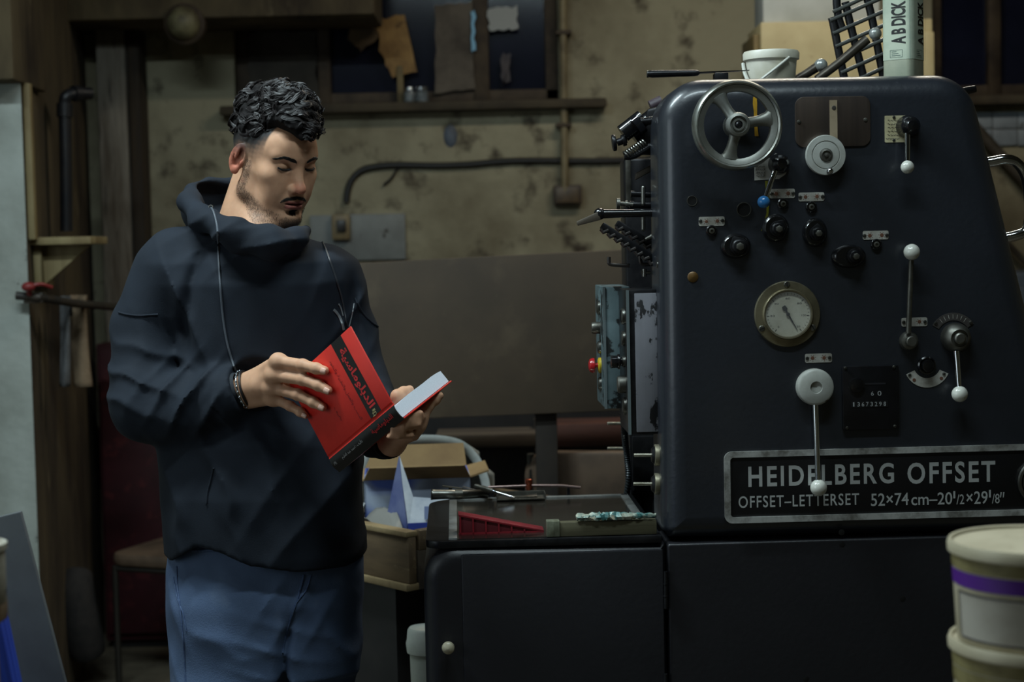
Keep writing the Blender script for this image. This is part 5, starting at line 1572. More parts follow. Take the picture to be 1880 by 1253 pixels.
# ------------------------------------------------------------------ the open book
KB = P(722, 745, 2.90)
def cv(r, u, f): return CR * r + CU * u - _F * f
ub = -cv(.115, .094, .1177).normalized()          # spine, head to tail
vb = cv(-.0713, .126, -.031); vb = (vb - ub * vb.dot(ub)).normalized()    # front cover, spine to fore edge
wb = cv(.072, .057, -.116); wb = (wb - ub * wb.dot(ub)).normalized()      # pages, spine to fore edge
BH, BW, BT = .205, .161, .027
nf = -ub.cross(vb).normalized()
if nf.dot(CAM - KB) < 0: nf = -nf                    # outer normal of the front cover
nb = ub.cross(wb).normalized()
if nb.dot(cv(.0176, -.0218, 0)) < 0: nb = -nb         # outer normal of the back cover
def on_plane(px, py, o, n, off=0.0):
    r = ray(px, py); o = o + n * off
    return CAM + r * ((o - CAM).dot(n) / r.dot(n))
def cover_pt(px, py, off=0.0): return np.array(on_plane(px, py, KB, nf, off))

# ------------------------------------------------------------------ head frame
HYAW, HPITCH, HROLL = R_(42.8), R_(-20.9), R_(.8)
HR = np.array((Matrix.Rotation(PI + HYAW, 3, 'Z') @ Matrix.Rotation(HPITCH, 3, 'X') @ Matrix.Rotation(HROLL, 3, 'Y')))
HS = .905
HC = np.array((-.4490, D0, 1.6612))
def hl(p): return HC + HS * (HR @ np.array(p, float))     # head coordinates (x to his right, y forward, z up)

# ------------------------------------------------------------------ body
X = axis((-.86, -.60, .008), (-.60, -.12, .002), (-.12, -.08, .008))
Y = axis((2.88, 3.05, .002), (3.05, 3.14, .004), (3.14, 3.35, .002), (3.35, 3.46, .008))
Z = axis((.0, 1.20, .010), (1.20, 1.34, .002), (1.34, 1.49, .005), (1.49, 1.79, .002))
F = Field(X, Y, Z)
# trunk and legs (inside the clothes)
F.cone(pm(470, 520), pm(470, 760), .085, .08); F.cone(pm(430, 520), pm(430, 700), .075, .07, .05); F.cone(pm(530, 520), pm(530, 700), .075, .07, .05)
F.cone(pm(440, 960), pm(540, 960), .085, .085, .08); F.cone(pm(485, 760), pm(485, 960), .08, .09, .06)
F.cone(pm(350, 510), pm(600, 530), .035, .035, .05)
LA, RA = pm(424, 1253), pm(578, 1253, D0 + .03)
F.chain([pm(425, 1040), (LA[0], D0, .50), (LA[0] - .005, D0 + .01, .08)], [.055, .050, .036], .03)
F.chain([pm(572, 1040), (RA[0], D0 + .03, .50), (RA[0] + .005, D0 + .05, .08)], [.050, .045, .036], .03)
for a in ((LA[0] - .005, D0 + .01), (RA[0] + .005, D0 + .05)):
    F.cone((a[0], a[1] + .03, .045), (a[0], a[1] - .14, .03), .035, .025, .02)
# arms under the sleeves
WR = cover_pt(455, 716, .012)
ELB = pm(270, 730, 3.20)
F.chain([pm(335, 525, 3.255), pm(280, 590, 3.25), pm(268, 690, 3.225), pm(276, 738, 3.195), pm(335, 746, WR[1] + .045), pm(404, 730, WR[1] + .010), WR], [.036, .036, .036, .036, .031, .026, .024], .012)
WL = pm(720, 812, 3.02)
ELL = pm(668, 725, 3.22)
F.chain([pm(600, 545, 3.26), pm(642, 605, 3.26), pm(660, 690, 3.24), pm(668, 730, 3.22), pm(684, 768, 3.17), WL], [.034, .033, .032, .032, .03, .023], .02)
# neck
F.chain([pm(440, 470, 3.27), hl((.005, -.030, -.035))], [.062, .050], .02)
F.cone(pm(470, 450, 3.21), hl((0, .015, -.085)), .045, .040, .03)
# skull and face
def E(c, r, k=.0, op='u', rot=None):
    R = HR if rot is None else HR @ np.array(rot)
    F.ell(hl(c), np.array(r) * HS, R, k * HS, op)
def Cn(a, b, ra, rb, k=0.0, op='u'): F.cone(hl(a), hl(b), ra * HS, rb * HS, k * HS, op)
E((0, -.014, .036), (.075, .099, .082), .02)
E((0, .030, -.020), (.060, .064, .086), .03)
E((0, .050, .045), (.058, .046, .048), .02)
for sx in (-1, 1):
    Cn((sx * .056, .010, -.060), (sx * .020, .078, -.098), .016, .014, .025)      # jaw
    Cn((sx * .058, .008, -.02), (sx * .056, .010, -.060), .014, .016, .02)
    E((sx * .046, .060, -.010), (.019, .020, .017), .025)                           # cheekbone
    E((sx * .031, .068, -.046), (.023, .021, .030), .025)                           # cheek
Cn((0, .086, -.100), (0, .084, -.098), .017, .017, .02)                            # chin
Cn((-.012, .082, -.101), (.012, .082, -.101), .013, .013, .015)
for sx in (-1, 1):
    Cn((sx * .012, .0835, .029), (sx * .044, .070, .034), .0105, .010, .012)       # brow ridge
    E((sx * .032, .1005, .0155), (.0180, .018, .0120), .010, 's')                    # socket
    E((sx * .032, .0742, .0140), (.0155, .0142, .0122), .004)                      # eyeball under the lid
    Cn((sx * .021, .0868, .0030), (sx * .042, .0785, .0035), .0024, .0018, .006)
    E((sx * .032, .0895, .0068), (.0120, .0055, .0017), .0012, 's')    # lower lid
Cn((0, .086, .020), (0, .1065, -.022), .0075, .0095, .010)                         # nose bridge
E((0, .1085, -.027), (.0115, .0125, .0100), .008)                                  # tip
for sx in (-1, 1):
    E((sx * .0128, .0975, -.0315), (.0075, .0115, .0085), .005)                    # wings
    E((sx * .0062, .1045, -.0385), (.0032, .0050, .0030), .002, 's')               # nostril
E((0, .087, -.060), (.027, .018, .022), .012)                                      # muzzle
Cn((-.012, .0990, -.0578), (.012, .0990, -.0578), .0046, .0046, .006)              # upper lip
Cn((-.024, .0910, -.0610), (.024, .0910, -.0610), .0034, .0034, .006)
Cn((-.011, .0980, -.0692), (.011, .0980, -.0692), .0068, .0068, .006)              # lower lip
E((0, .1010, -.0630), (.0260, .012, .0020), .0020, 's')                             # mouth line
E((0, .1005, -.0815), (.014, .007, .0045), .006, 's')                               # crease above the chin
for sx in (-1, 1):                                                                 # ears
    er = np.array(Matrix.Rotation(R_(sx * 30), 3, 'Z') @ Matrix.Rotation(R_(-14), 3, 'X'))
    en = er @ np.array([sx, 0, 0])
    ec = np.array([sx * .0815, -.013, .003])
    E(ec, (.0062, .0185, .0335), .004, 'u', er)
    E(ec + en * .0062 + er @ np.array([0, .0025, .001]), (.0078, .0115, .0235), .0025, 's', er)
    E(ec + en * .0052 + er @ np.array([0, -.0030, .008]), (.0030, .0040, .0150), .003, 'u', er)
    E(ec + er @ np.array([sx * .002, .0125, -.006]), (.0042, .0045, .0070), .004, 'u', er)
    E(ec + er @ np.array([sx * .001, .004, -.029]), (.0052, .0090, .0085), .005, 'u', er)

# hands -----------------------------------------------------------------------
def finger(pts, rs, k0=.010, k=.003):
    F.chain(pts, rs, k, k0)
    for p, r in list(zip(pts, rs))[1:-1]:
        F.ell(p, (r * 1.06,) * 3, None, k + .001)
cp = cover_pt
# right hand: back towards the camera, fingers flat on the cover
mcp = [cp(511, 664, .020), cp(503, 689, .024), cp(499, 712, .021), cp(502, 732, .014)]
fr = [(.0112, .0106, .0096, .0082), (.0114, .0108, .0098, .0084), (.0108, .0102, .0092, .0080), (.0096, .0088, .0080, .0070)]
pip = [cp(556, 671, .014), cp(556, 697, .016), cp(547, 725, .015), cp(533, 746, .011)]
dip = [cp(581, 677, .0105), cp(585, 708, .0115), cp(575, 739, .0110), cp(551, 757, .0085)]
tip = [cp(596, 681, .0078), cp(602, 717, .0080), cp(592, 748, .0076), cp(561, 763, .0070)]
F.chain([WR + (0, 0, .004), WR * .45 + (mcp[1] + mcp[2]) * .275], [.0255, .026], .01, .01)
for i in range(4):
    base = WR + np.array([0, 0, (.016, .005, -.007, -.021)[i]])
    F.cone(base, mcp[i], .0150, (.0130, .0132, .0125, .0115)[i], .012)
for i in range(3):
    F.cone(mcp[i], mcp[i + 1], .0105, .0100, .010)
for i in range(4):
    finger([mcp[i], pip[i], dip[i], tip[i]], fr[i])
    F.ell(mcp[i] + np.array(nf) * .0005, (.0112, .0112, .0112), None, .012)
th0 = WR * .6 + mcp[0] * .4 - np.array(nf) * .016
F.cone(WR, th0, .018, .016, .015)
finger([th0, cp(528, 700, -.018), cp(552, 705, -.0165), cp(574, 707, -.0125)], [.0135, .0110, .0100, .0080])
# left hand: under the back cover, fingers curling round towards the camera
def bp(px, py, y): return np.array(P(px, py, y))
pk = [bp(768, 766, 2.985), bp(776, 768, 2.985), bp(771, 784, 2.978), bp(760, 799, 2.970)]
F.cone(WL, bp(742, 787, 2.975), .023, .024, .015)
F.cone(bp(736, 775, 2.985), bp(758, 772, 2.970), .018, .016, .015)
for i in range(4):
    F.cone(bp(738, 792, 2.985), pk[i], .016, (.0118, .0112, .0105, .0095)[i], .012)
finger([pk[0], bp(785, 748, 2.995), bp(799, 735, 3.0), bp(807, 727, 3.0)], [.0108, .0094, .0084, .0074])
finger([pk[1], bp(769, 762, 2.944), bp(748, 768, 2.926), bp(732, 772, 2.924)], [.0090, .0083, .0077, .0068], .004, .0008)
finger([pk[2], bp(765, 780, 2.940), bp(741, 785, 2.923), bp(721, 788, 2.922)], [.0090, .0081, .0075, .0067], .004, .0008)
finger([pk[3], bp(753, 798, 2.938), bp(731, 800, 2.925), bp(714, 800, 2.925)], [.0082, .0074, .0068, .0061], .004, .0008)
F.cone(bp(728, 790, 2.99), bp(728, 752, 2.985), .017, .014, .014)
finger([bp(728, 750, 2.985), bp(730, 728, 2.975), bp(741, 721, 2.985), bp(752, 716, 2.995)], [.0135, .0115, .0098, .0080])

bv, bf = F.mesh()
FB = F
hp_ = ((bv - HC) / HS) @ HR                       # vertices in head coordinates
x, y, z = hp_.T
ax_ = np.abs(x)
near = sstep(np.linalg.norm(hp_, axis=1), .17, .15)
nz = vnoise(hp_, 260, 5)
# hair stubble at the sides and back, fading down to the ear
line = np.interp(y, [-.1, -.03, .02, .048, .062, .08, .1], [-.03, .016, .022, .050, .070, .074, .078])
fade = sstep(z + .004 * nz, line - .034, line + .028) * near
side = sstep(y, .052, .046)
tmp = np.maximum(ax_ - .012, 0) * .85 * sstep(y, .03, .05)
top = sstep(z - tmp, .066, .074)
fade = np.maximum(fade * side, top * sstep(z - np.interp(ax_, [0, .02, .05], [.076, .080, .080]) - tmp, -.004, .008)) * near
# beard along sideburn, jaw and chin, moustache, soul patch
jawline = np.interp(y, [-.02, .01, .04, .07, .10], [-.045, -.058, -.076, -.092, -.098])
dj = np.abs(z - jawline + .004)
bd = sstep(dj, .022, .006) * sstep(y, -.012, .004) * sstep(y, .108, .07) * .75
bd = np.maximum(bd, sstep(np.abs(y - .012), .013, .004) * sstep(z, .015, -.01) * sstep(z, -.075, -.06) * .8)
bd = np.maximum(bd, sstep(z, -.088, -.100) * sstep(ax_, .04, .02) * sstep(y, .05, .07) * .75)
bd *= sstep(z, -.122, -.108)
mz = -.0475 - ax_ * .20 - np.maximum(ax_ - .02, 0) * .5
ms = sstep(np.abs(z - mz), .0048, .0020) * sstep(ax_, .031, .027) * sstep(y, .075, .085)
sp_ = sstep(np.abs(z + .0810), .0075, .004) * sstep(ax_, .009, .005) * sstep(y, .085, .09) * .9
beard = np.clip(np.maximum(np.maximum(bd * (.62 + .22 * nz), ms * 1.0), sp_) * near, 0, 1)
stub = np.clip(fade, 0, 1)
lips = sstep(np.abs(z + .0640), .0105, .0080) * sstep(ax_, .0255, .020) * sstep(y, .085, .091) * near
red = np.maximum(sstep(ax_, .074, .080) * sstep(np.abs(z), .048, .038) * .8, sstep(np.linalg.norm(hp_ - np.array([0, .11, -.028]), axis=1), .022, .010) * .5) * near
# fingertips and knuckles a little redder
for p in list(tip) + list(pip) + list(mcp):
    red = np.maximum(red, sstep(np.linalg.norm(bv - p, axis=1), .013, .005) * .45)

skin = bpy.data.materials.new('skin'); skin.use_nodes = True
nt = skin.node_tree; bs = nt.nodes['Principled BSDF']
bs.inputs['Roughness'].default_value = .58
bs.inputs['Specular IOR Level'].default_value = .35
bs.inputs['Subsurface Weight'].default_value = .12
bs.inputs['Subsurface Radius'].default_value = (1, .35, .2)
bs.inputs['Subsurface Scale'].default_value = .004
prev = None
base = nt.nodes.new('ShaderNodeTexNoise'); base.inputs['Scale'].default_value = 90
tcn = nt.nodes.new('ShaderNodeTexCoord'); nt.links.new(tcn.outputs['Object'], base.inputs['Vector'])
def amix(prev, attr, col, first=None):
    mx = nt.nodes.new('ShaderNodeMix'); mx.data_type = 'RGBA'
    if prev is None: mx.inputs[6].default_value = lin(first)
    else: nt.links.new(prev, mx.inputs[6])
    mx.inputs[7].default_value = lin(col)
    if attr is None: nt.links.new(base.outputs['Fac'], mx.inputs['Factor'])
    else:
        a = nt.nodes.new('ShaderNodeAttribute'); a.attribute_name = attr; nt.links.new(a.outputs['Fac'], mx.inputs['Factor'])
    return mx.outputs[2]
o_ = amix(None, None, (188, 142, 112), (206, 160, 128))
o_ = amix(o_, 'red', (196, 110, 88)); o_ = amix(o_, 'lips', (156, 94, 84)); o_ = amix(o_, 'beard', (44, 36, 32)); o_ = amix(o_, 'stubble', (40, 38, 38))
nt.links.new(o_, bs.inputs['Base Color'])

man = thing('person', 'man in a black hoodie and blue jeans standing and reading a red book', 'person', (pm(480, 700)[0], D0, 0))
Mo = np.array(man.location)
body = np_mesh('body', bv - Mo, bf, skin, man, {'beard': beard, 'stubble': stub, 'lips': lips, 'red': red}, relax=1)

# eyes: lash line, brows
hairm = mat('dark_hair', (22, 19, 18), .55, spec=.4)
def hv(p): return Vector(hl(p) - Mo)
def fval(Fd, q_):
    ix = []
    for a, v in zip(Fd.ax, q_):
        i_ = int(np.clip(np.searchsorted(a, v) - 1, 0, len(a) - 2)); ix.append((i_, float(np.clip((v - a[i_]) / (a[i_ + 1] - a[i_]), 0, 1))))
    (i, u), (j, v), (k, w_) = ix
    c = Fd.d[i:i + 2, j:j + 2, k:k + 2]
    c = c[0] * (1 - u) + c[1] * u; c = c[0] * (1 - v) + c[1] * v
    return float(c[0] * (1 - w_) + c[1] * w_)
def face_y(x_, z_):
    y_ = .125
    for _ in range(60):
        d_ = fval(FB, hl((x_, y_, z_))) / HS
        if d_ < .0003: break
        y_ -= max(d_ * .7, .0004)
    return y_
def skin_hair(b, x_, z_, dx, dz, r, lift=.002):
    y0 = face_y(x_, z_); y1 = face_y(x_ + dx, z_ + dz)
    b.tube([hv((x_, y0 - .0003, z_)), hv((x_ + dx * .5, (y0 + y1) / 2 + lift * .7, z_ + dz * .5)), hv((x_ + dx, y1 + lift * .5, z_ + dz))], [r, r * .85, r * .3], 4)
b = MB()
for sx in (-1, 1):
    xs2 = [.0185, .024, .032, .040, .0465]; zs2 = [.0100, .0080, .0072, .0080, .0108]
    ps = [(sx * a_, face_y(sx * a_, c_ + .001) + .0006, c_ + .0006) for a_, c_ in zip(xs2, zs2)]
    b.tube(spline([hv(p) for p in ps], 5), [.0009] + [.0018] * 19 + [.0011], 8)
    for j in range(16):
        t_ = j / 15; i0 = min(3, int(t_ * 4)); fr_ = t_ * 4 - i0
        q_ = Vector(ps[i0]).lerp(Vector(ps[i0 + 1]), fr_)
        b.tube([hv(q_), hv(q_ + Vector((sx * .001 * (t_ - .3), .0030, -.0016))), hv(q_ + Vector((sx * .003 * (t_ - .3), .0055, -.0026)))], [.00035, .0003, .0001], 4)
b.build('eyelashes', hairm, man)
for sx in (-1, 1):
    b = MB(); b.ball(hv((sx * .032, .0755, .0078)), .0108 * HS, 20); b.build('eyeball', mat('shaded_eye', (52, 42, 36), .15), man)  # whole ball coloured dark for the shade under the lid
rnd = random.Random(11)
b = MB()
for sx in (-1, 1):
    for j in range(420):
        t_ = rnd.random(); wv = .0036 * (1 - .6 * t_ ** 2) * (1 if t_ > .08 else .8)
        bx = .0120 + .0400 * t_; bz = .0275 + .0075 * math.sin(min(1, t_ * 1.1) * PI * .62) - .0050 * max(0, t_ - .65) / .35
        skin_hair(b, sx * bx, bz + rnd.uniform(-wv, wv), sx * .0050, .0022 - .0045 * t_ + rnd.uniform(-.001, .001), .00034)
b.build('eyebrows', hairm, man)
b = MB()
for j in range(520):
    xx = rnd.uniform(-.031, .031); a_ = abs(xx)
    zz = -.0466 - a_ * .20 - max(a_ - .022, 0) * .6 + rnd.uniform(-.0019, .0016)
    skin_hair(b, xx, zz, math.copysign(.0024, xx), -.0030 + rnd.uniform(-.001, .001), .00026)
for j in range(170):
    skin_hair(b, rnd.uniform(-.0075, .0075), -.0800 + rnd.uniform(-.0055, .006), 0, -.0035, .00026)
b.build('moustache', hairm, man)
# beard stubble on the jaw
cand = np.where((beard > .12) & ((np.abs(z - mz) > .008) | (ax_ > .036)) & (hp_[:, 2] > -.125))[0]
wts = beard[cand] ** 1.3; pick = np.random.RandomState(9).choice(cand, min(5200, len(cand)), replace=False, p=wts / wts.sum()) if len(cand) else []
b = MB(); rs_ = np.random.RandomState(10)
cen = np.array([0, .02, -.04])
for ii in pick:
    p = hp_[ii] + rs_.normal(size=3) * .0008; o2 = (p - cen); o2 /= np.linalg.norm(o2)
    d_ = o2 * .0010 + np.array([0, .0008, -.0020]) + rs_.normal(size=3) * .0005
    b.tube([hv(p), hv(p + d_)], [.00019, .00008], 3, caps=False)
b.build('stubble', hairm, man, smooth=0)

# hair ------------------------------------------------------------------------
hx = axis((-.64, -.34, .0025)); hy = axis((3.10, 3.40, .0025)); hz_ = axis((1.62, 1.85, .0025))
H = Field(hx, hy, hz_)
def HE(c, r, k=.0, op='u'): H.ell(hl(c), np.array(r) * HS, HR, k * HS, op)
HE((0, -.020, .058), (.0755, .094, .078))
HE((0, .046, .102), (.056, .046, .036), .02)
HE((0, .070, .090), (.042, .034, .024), .015)
HE((-.006, .005, .132), (.054, .066, .034), .02)
HE((.0, -.068, .106), (.054, .042, .038), .02)
g0, g1, g2 = H.ax
GP = np.stack(np.meshgrid(g0, g1, g2, indexing='ij'), -1).reshape(-1, 3)
GH = ((GP - HC) / HS) @ HR
wav = np.sin(GH[:, 0] * 150 + 2.2 * np.sin(GH[:, 1] * 70 + GH[:, 2] * 60) + GH[:, 2] * 60) * .0032 + vnoise(GH, 120, 8) * .004
hl_line = np.interp(GH[:, 1], [-.11, -.05, .0, .035, .055, .075, .12], [.030, .048, .054, .058, .066, .0745, .078])
hl_line = hl_line + np.maximum(np.abs(GH[:, 0]) - .012, 0) * .85 * sstep(GH[:, 1], .02, .05)
cut = (hl_line + .003 * np.sin(GH[:, 0] * 300 + GH[:, 1] * 200) - GH[:, 2]) * HS
H.d = np.maximum(H.d + (wav * HS).reshape(H.d.shape).astype(np.float32), cut.reshape(H.d.shape).astype(np.float32))
hvv, hf = H.mesh()
hair_m = bpy.data.materials.new('wavy_hair'); hair_m.use_nodes = True
hb = hair_m.node_tree.nodes['Principled BSDF']
hb.inputs['Base Color'].default_value = lin((34, 29, 29)); hb.inputs['Roughness'].default_value = .5; hb.inputs['Specular IOR Level'].default_value = .42
hair = np_mesh('hair', hvv - Mo, hf, mat('hair_root', (20, 17, 17), .85, spec=.2), man, relax=2)
# separate locks swept across the cap
hh = ((hvv - HC) / HS) @ HR
nrm = np.zeros_like(hvv)
fn_ = np.cross(hvv[hf[:, 2]] - hvv[hf[:, 0]], hvv[hf[:, 3]] - hvv[hf[:, 1]])
for c_ in range(4): np.add.at(nrm, hf[:, c_], fn_)
nrm /= np.maximum(np.linalg.norm(nrm, axis=1), 1e-9)[:, None]
nh = nrm @ HR
if (nh * (hh - np.array([0, 0, .05]))).sum() < 0: nh = -nh
rs_ = np.random.RandomState(5)
keep = np.where((nh[:, 2] > -.35) & (hh[:, 2] > .052))[0]
roots = list(rs_.choice(keep, 430, replace=False))
b = MB()
def hfield(q_): return fval(H, HC + HS * (HR @ q_)) / HS
for ii in roots:
    p = hh[ii].copy(); n_ = nh[ii] / max(np.linalg.norm(nh[ii]), 1e-6)
    sw = math.sin(p[1] * 48 + p[0] * 22 + 1.0)
    flow = np.array([-.9, .35 + .55 * sw, .10])
    if p[1] < -.045: flow = np.array([-.25 + .6 * math.sin(p[2] * 70), -.55, -.35 + .4 * sw])
    if p[1] > .060: flow = np.array([-.8, .25, -.28 + .3 * sw])
    flow = flow + rs_.normal(size=3) * .16
    L_ = rs_.uniform(.034, .056); amp = rs_.uniform(.004, .0085); ph = 2.6 * sw + rs_.uniform(-.5, .5); kf = rs_.uniform(4.6, 7.0)
    q_ = p + n_ * .001; path = []; dirn = flow
    for t_ in range(10):
        e_ = .0015
        g_ = np.array([hfield(q_ + np.array([e_, 0, 0])) - hfield(q_ - np.array([e_, 0, 0])), hfield(q_ + np.array([0, e_, 0])) - hfield(q_ - np.array([0, e_, 0])), hfield(q_ + np.array([0, 0, e_])) - hfield(q_ - np.array([0, 0, e_]))])
        ng = g_ / max(np.linalg.norm(g_), 1e-6)
        dt = dirn - ng * (dirn @ ng); dt /= max(np.linalg.norm(dt), 1e-6)
        sd = np.cross(ng, dt)
        lift_ = .0018 + .0045 * math.sin(t_ / 9 * PI)
        path.append((q_ + sd * amp * math.sin(ph + t_ / 9 * kf) + ng * lift_, sd, ng))
        q_ = q_ + dt * L_ / 9; q_ = q_ - ng * np.clip(hfield(q_), -.004, .004)
    for _ in range(2):
        path = [path[0]] + [((path[k_ - 1][0] + path[k_][0] * 2 + path[k_ + 1][0]) / 4, path[k_][1], path[k_][2]) for k_ in range(1, 9)] + [path[9]]
    for s_ in range(11):
        ox, on = rs_.normal() * .0022, abs(rs_.normal()) * .0011; fl = rs_.uniform(.5, 1.0)
        pts = [hv(c_ + sd * ox * (1.15 - fl * .75 * abs(k_ / 9 - .45)) + ng * on) for k_, (c_, sd, ng) in enumerate(path)]
        pts = spline(pts, 2)
        b.tube(pts, [.0002, .00042] + [.0005] * 12 + [.00046, .0004, .00032, .0002, .0001], 3, caps=False)
lk = b.build('hair_locks', hair_m, hair)

# hoodie ----------------------------------------------------------------------
fleece = mat('black_fleece', (26, 33, 43), .85, c2=(21, 27, 36), scale=7, bump=.05, bscale=420, sheen=.0, spec=.3)
X = np.arange(-.86, -.10, .0042); Y = np.arange(2.90, 3.50, .0042); Z = np.arange(.82, 1.66, .0042)
F = Field(X, Y, Z)
rows = [(405, 432, 500, .045, .01), (435, 385, 560, .070, .01), (455, 335, 600, .092, .01), (480, 292, 640, .108, .01), (520, 300, 650, .120, .0), (600, 318, 640, .124, .004), (700, 318, 642, .126, .008),
        (760, 306, 656, .130, .004), (810, 299, 667, .136, -.004), (900, 300, 667, .140, -.012), (970, 301, 672, .140, -.01), (1010, 306, 677, .138, -.01), (1050, 312, 672, .132, -.008), (1085, 318, 668, .128, -.005)]
zr = np.array([P(480, r[0], D0).z for r in rows])[::-1]
cxr = np.array([(pm(r[1], r[0])[0] + pm(r[2], r[0])[0]) / 2 for r in rows])[::-1]
rxr = np.array([(pm(r[2], r[0])[0] - pm(r[1], r[0])[0]) / 2 for r in rows])[::-1]
ryr = np.array([r[3] for r in rows])[::-1]; oyr = np.array([r[4] for r in rows])[::-1]
def torso(Xg, Yg, Zg):
    z1 = Zg.ravel()
    cx1, rx1, ry1, oy1 = (np.interp(z1, zr, a)[None, None, :] for a in (cxr, rxr, ryr, oyr))
    qx, qy = np.abs(Xg - cx1) / rx1, np.abs(Yg - D0 - oy1) / ry1
    e = 2.35
    g = (qx ** e + qy ** e) ** (1 / e)
    return np.maximum((g - 1) * np.minimum(rx1, ry1) * 1.05, Zg - zr[-1])
F.apply(torso, (-.86, 2.9, .80), (-.10, 3.5, 1.60))
# shoulders and sleeves
F.chain([pm(312, 500, 3.255), pm(272, 600, 3.25), pm(268, 690, 3.215), pm(274, 738, 3.19)], [.072, .066, .066, .070], .012, .035)
CUF = pm(438, 717, WR[1] + .003)
c0 = np.array(pm(404, 730, WR[1] + .010))
F.chain([pm(274, 738, 3.19), pm(335, 748, WR[1] + .045), c0, CUF * .75 + c0 * .25], [.070, .062, .048, .036], .03)
F.chain([pm(606, 512, 3.26), pm(642, 605, 3.26), pm(660, 690, 3.24), pm(668, 730, 3.22)], [.060, .051, .051, .054], .012, .035)
cl0, CUFL = pm(700, 795, 3.10), pm(716, 811, 3.045)
F.chain([pm(668, 730, 3.22), pm(684, 768, 3.17), cl0, CUFL], [.054, .050, .042, .034], .03)
# hood lying on the back and the funnel collar
F.ell(pm(398, 398, 3.345), (.070, .075, .052), np.array(Matrix.Rotation(R_(12), 3, 'Y')), .03)
F.ell(pm(372, 372, 3.32), (.040, .060, .036), None, .02)
F.chain([pm(352, 352, 3.285), pm(345, 372, 3.25), pm(372, 402, 3.19), pm(430, 432, 3.125), pm(500, 446, 3.115), pm(542, 438, 3.16), pm(562, 424, 3.20)], [.014, .020, .026, .030, .030, .022, .013], .02, .02)
F.chain([pm(352, 350, 3.285), pm(385, 340, 3.335), pm(430, 338, 3.355), pm(480, 345, 3.355)], [.0135, .013, .0125, .012], .008)
F.cone(pm(470, 490, 3.22), pm(490, 462, 3.20), .080, .058, .03)
F.cone(pm(335, 462, 3.255), pm(430, 455, 3.25), .050, .055, .03)
# neck opening
F.chain([pm(432, 445, 3.275), hl((.005, -.030, -.035)) + np.array([0, .0, .02])], [.050, .066], .012, op='s')
F.ell(pm(470, 398, 3.225), (.066, .058, .040), np.array(Matrix.Rotation(R_(-14), 3, 'Y')), .012, 's')
F.ell(pm(402, 362, 3.305), (.050, .046, .030), np.array(Matrix.Rotation(R_(16), 3, 'Y')), .010, 's')
F.cone(hl((0, .02, -.095)), hl((0, .09, -.098)), .030, .026, .012, 's')
# sleeve ends cut square at the cuffs
for c_, d_, w_ in ((CUF, CUF - c0, WR), (CUFL, CUFL - cl0, WL)):
    d_ = d_ / np.linalg.norm(d_)
    def past(X, Y, Z, c_=c_, d_=d_, w_=w_):
        return np.maximum(-((X - c_[0]) * d_[0] + (Y - c_[1]) * d_[1] + (Z - c_[2]) * d_[2]), np.sqrt((X - c_[0] - d_[0] * .03) ** 2 + (Y - c_[1] - d_[1] * .03) ** 2 + (Z - c_[2] - d_[2] * .03) ** 2) - .050)
    F.apply(past, w_ - .09, w_ + .09, 0, 's')
# folds
SL = tuple(np.meshgrid(F.ax[0], F.ax[1], F.ax[2], indexing='ij'))
msk = np.abs(F.d) < .03
PT = np.stack([a[msk] for a in SL], 1)
def ridge(p, c, direction, wl, amp, R, warp=.0, seed=0, sharp=1.6):
    """fold ridges running across direction, fading with distance from c"""
    q_ = p - np.array(c); d_ = np.array(direction, float); d_ /= np.linalg.norm(d_)
    w_ = np.exp(-((q_ / np.array(R)) ** 2).sum(1))
    ph = (q_ @ d_) / wl * 6.283 + warp * vnoise(q_, 14, seed)
    s_ = (1 - np.abs(np.sin(ph * .5))) ** sharp
    return amp * w_ * (s_ - .4)
dsp = np.zeros(len(PT))
dsp += ridge(PT, pm(350, 725, 3.10), (.82, -.2, -.58), .046, .016, (.085, .12, .055), 1.6, 1)
dsp += ridge(PT, pm(262, 690, 3.18), (.35, 0, 1), .058, .013, (.075, .12, .07), 1.5, 2)
dsp += ridge(PT, pm(405, 735, 3.05), (1, -.5, .15), .030, .008, (.05, .12, .06), 1.2, 3)
dsp += ridge(PT, pm(330, 560, 3.14), (.9, 0, .45), .085, .014, (.07, .12, .12), 1.2, 4)
dsp += ridge(PT, pm(640, 560, 3.15), (.9, 0, -.45), .07, .009, (.06, .12, .11), 1.2, 5)
dsp += ridge(PT, pm(400, 900, 3.12), (.9, 0, .3), .11, .008, (.14, .2, .16), 1.6, 6)
dsp += ridge(PT, pm(590, 940, 3.12), (.75, 0, -.6), .09, .008, (.12, .2, .14), 1.6, 7)
dsp += ridge(PT, pm(690, 780, 3.12), (.6, -.5, -.6), .035, .008, (.05, .12, .06), 1.2, 8)
dsp += ridge(PT, pm(400, 440, 3.16), (.5, 0, -.85), .050, .008, (.07, .12, .06), 1.0, 9)
dsp += ridge(PT, pm(510, 450, 3.12), (.15, 0, -1), .040, .006, (.08, .12, .05), 1.0, 10)
dsp = np.maximum(dsp * 1.25, -.009)
dsp += vnoise(PT, 16, 12) * .0035
def valley(line, y_, w_, dep):
    zs_ = np.array([P(a_[0], a_[1], y_).z for a_ in line])[::-1]; xs_ = np.array([pm(a_[0], a_[1], y_)[0] for a_ in line])[::-1]
    xl = np.interp(PT[:, 2], zs_, xs_)
    return -dep * np.exp(-((PT[:, 0] - xl) / w_) ** 2) * sstep(PT[:, 2], zs_[0] - .02, zs_[0] + .05) * sstep(PT[:, 2], zs_[-1] + .02, zs_[-1] - .06) * (PT[:, 1] < D0)
dsp += valley([(362, 450), (345, 520), (332, 590), (338, 660)], 3.13, .014, .016) + valley([(640, 500), (640, 570), (652, 640)], 3.15, .010, .009)
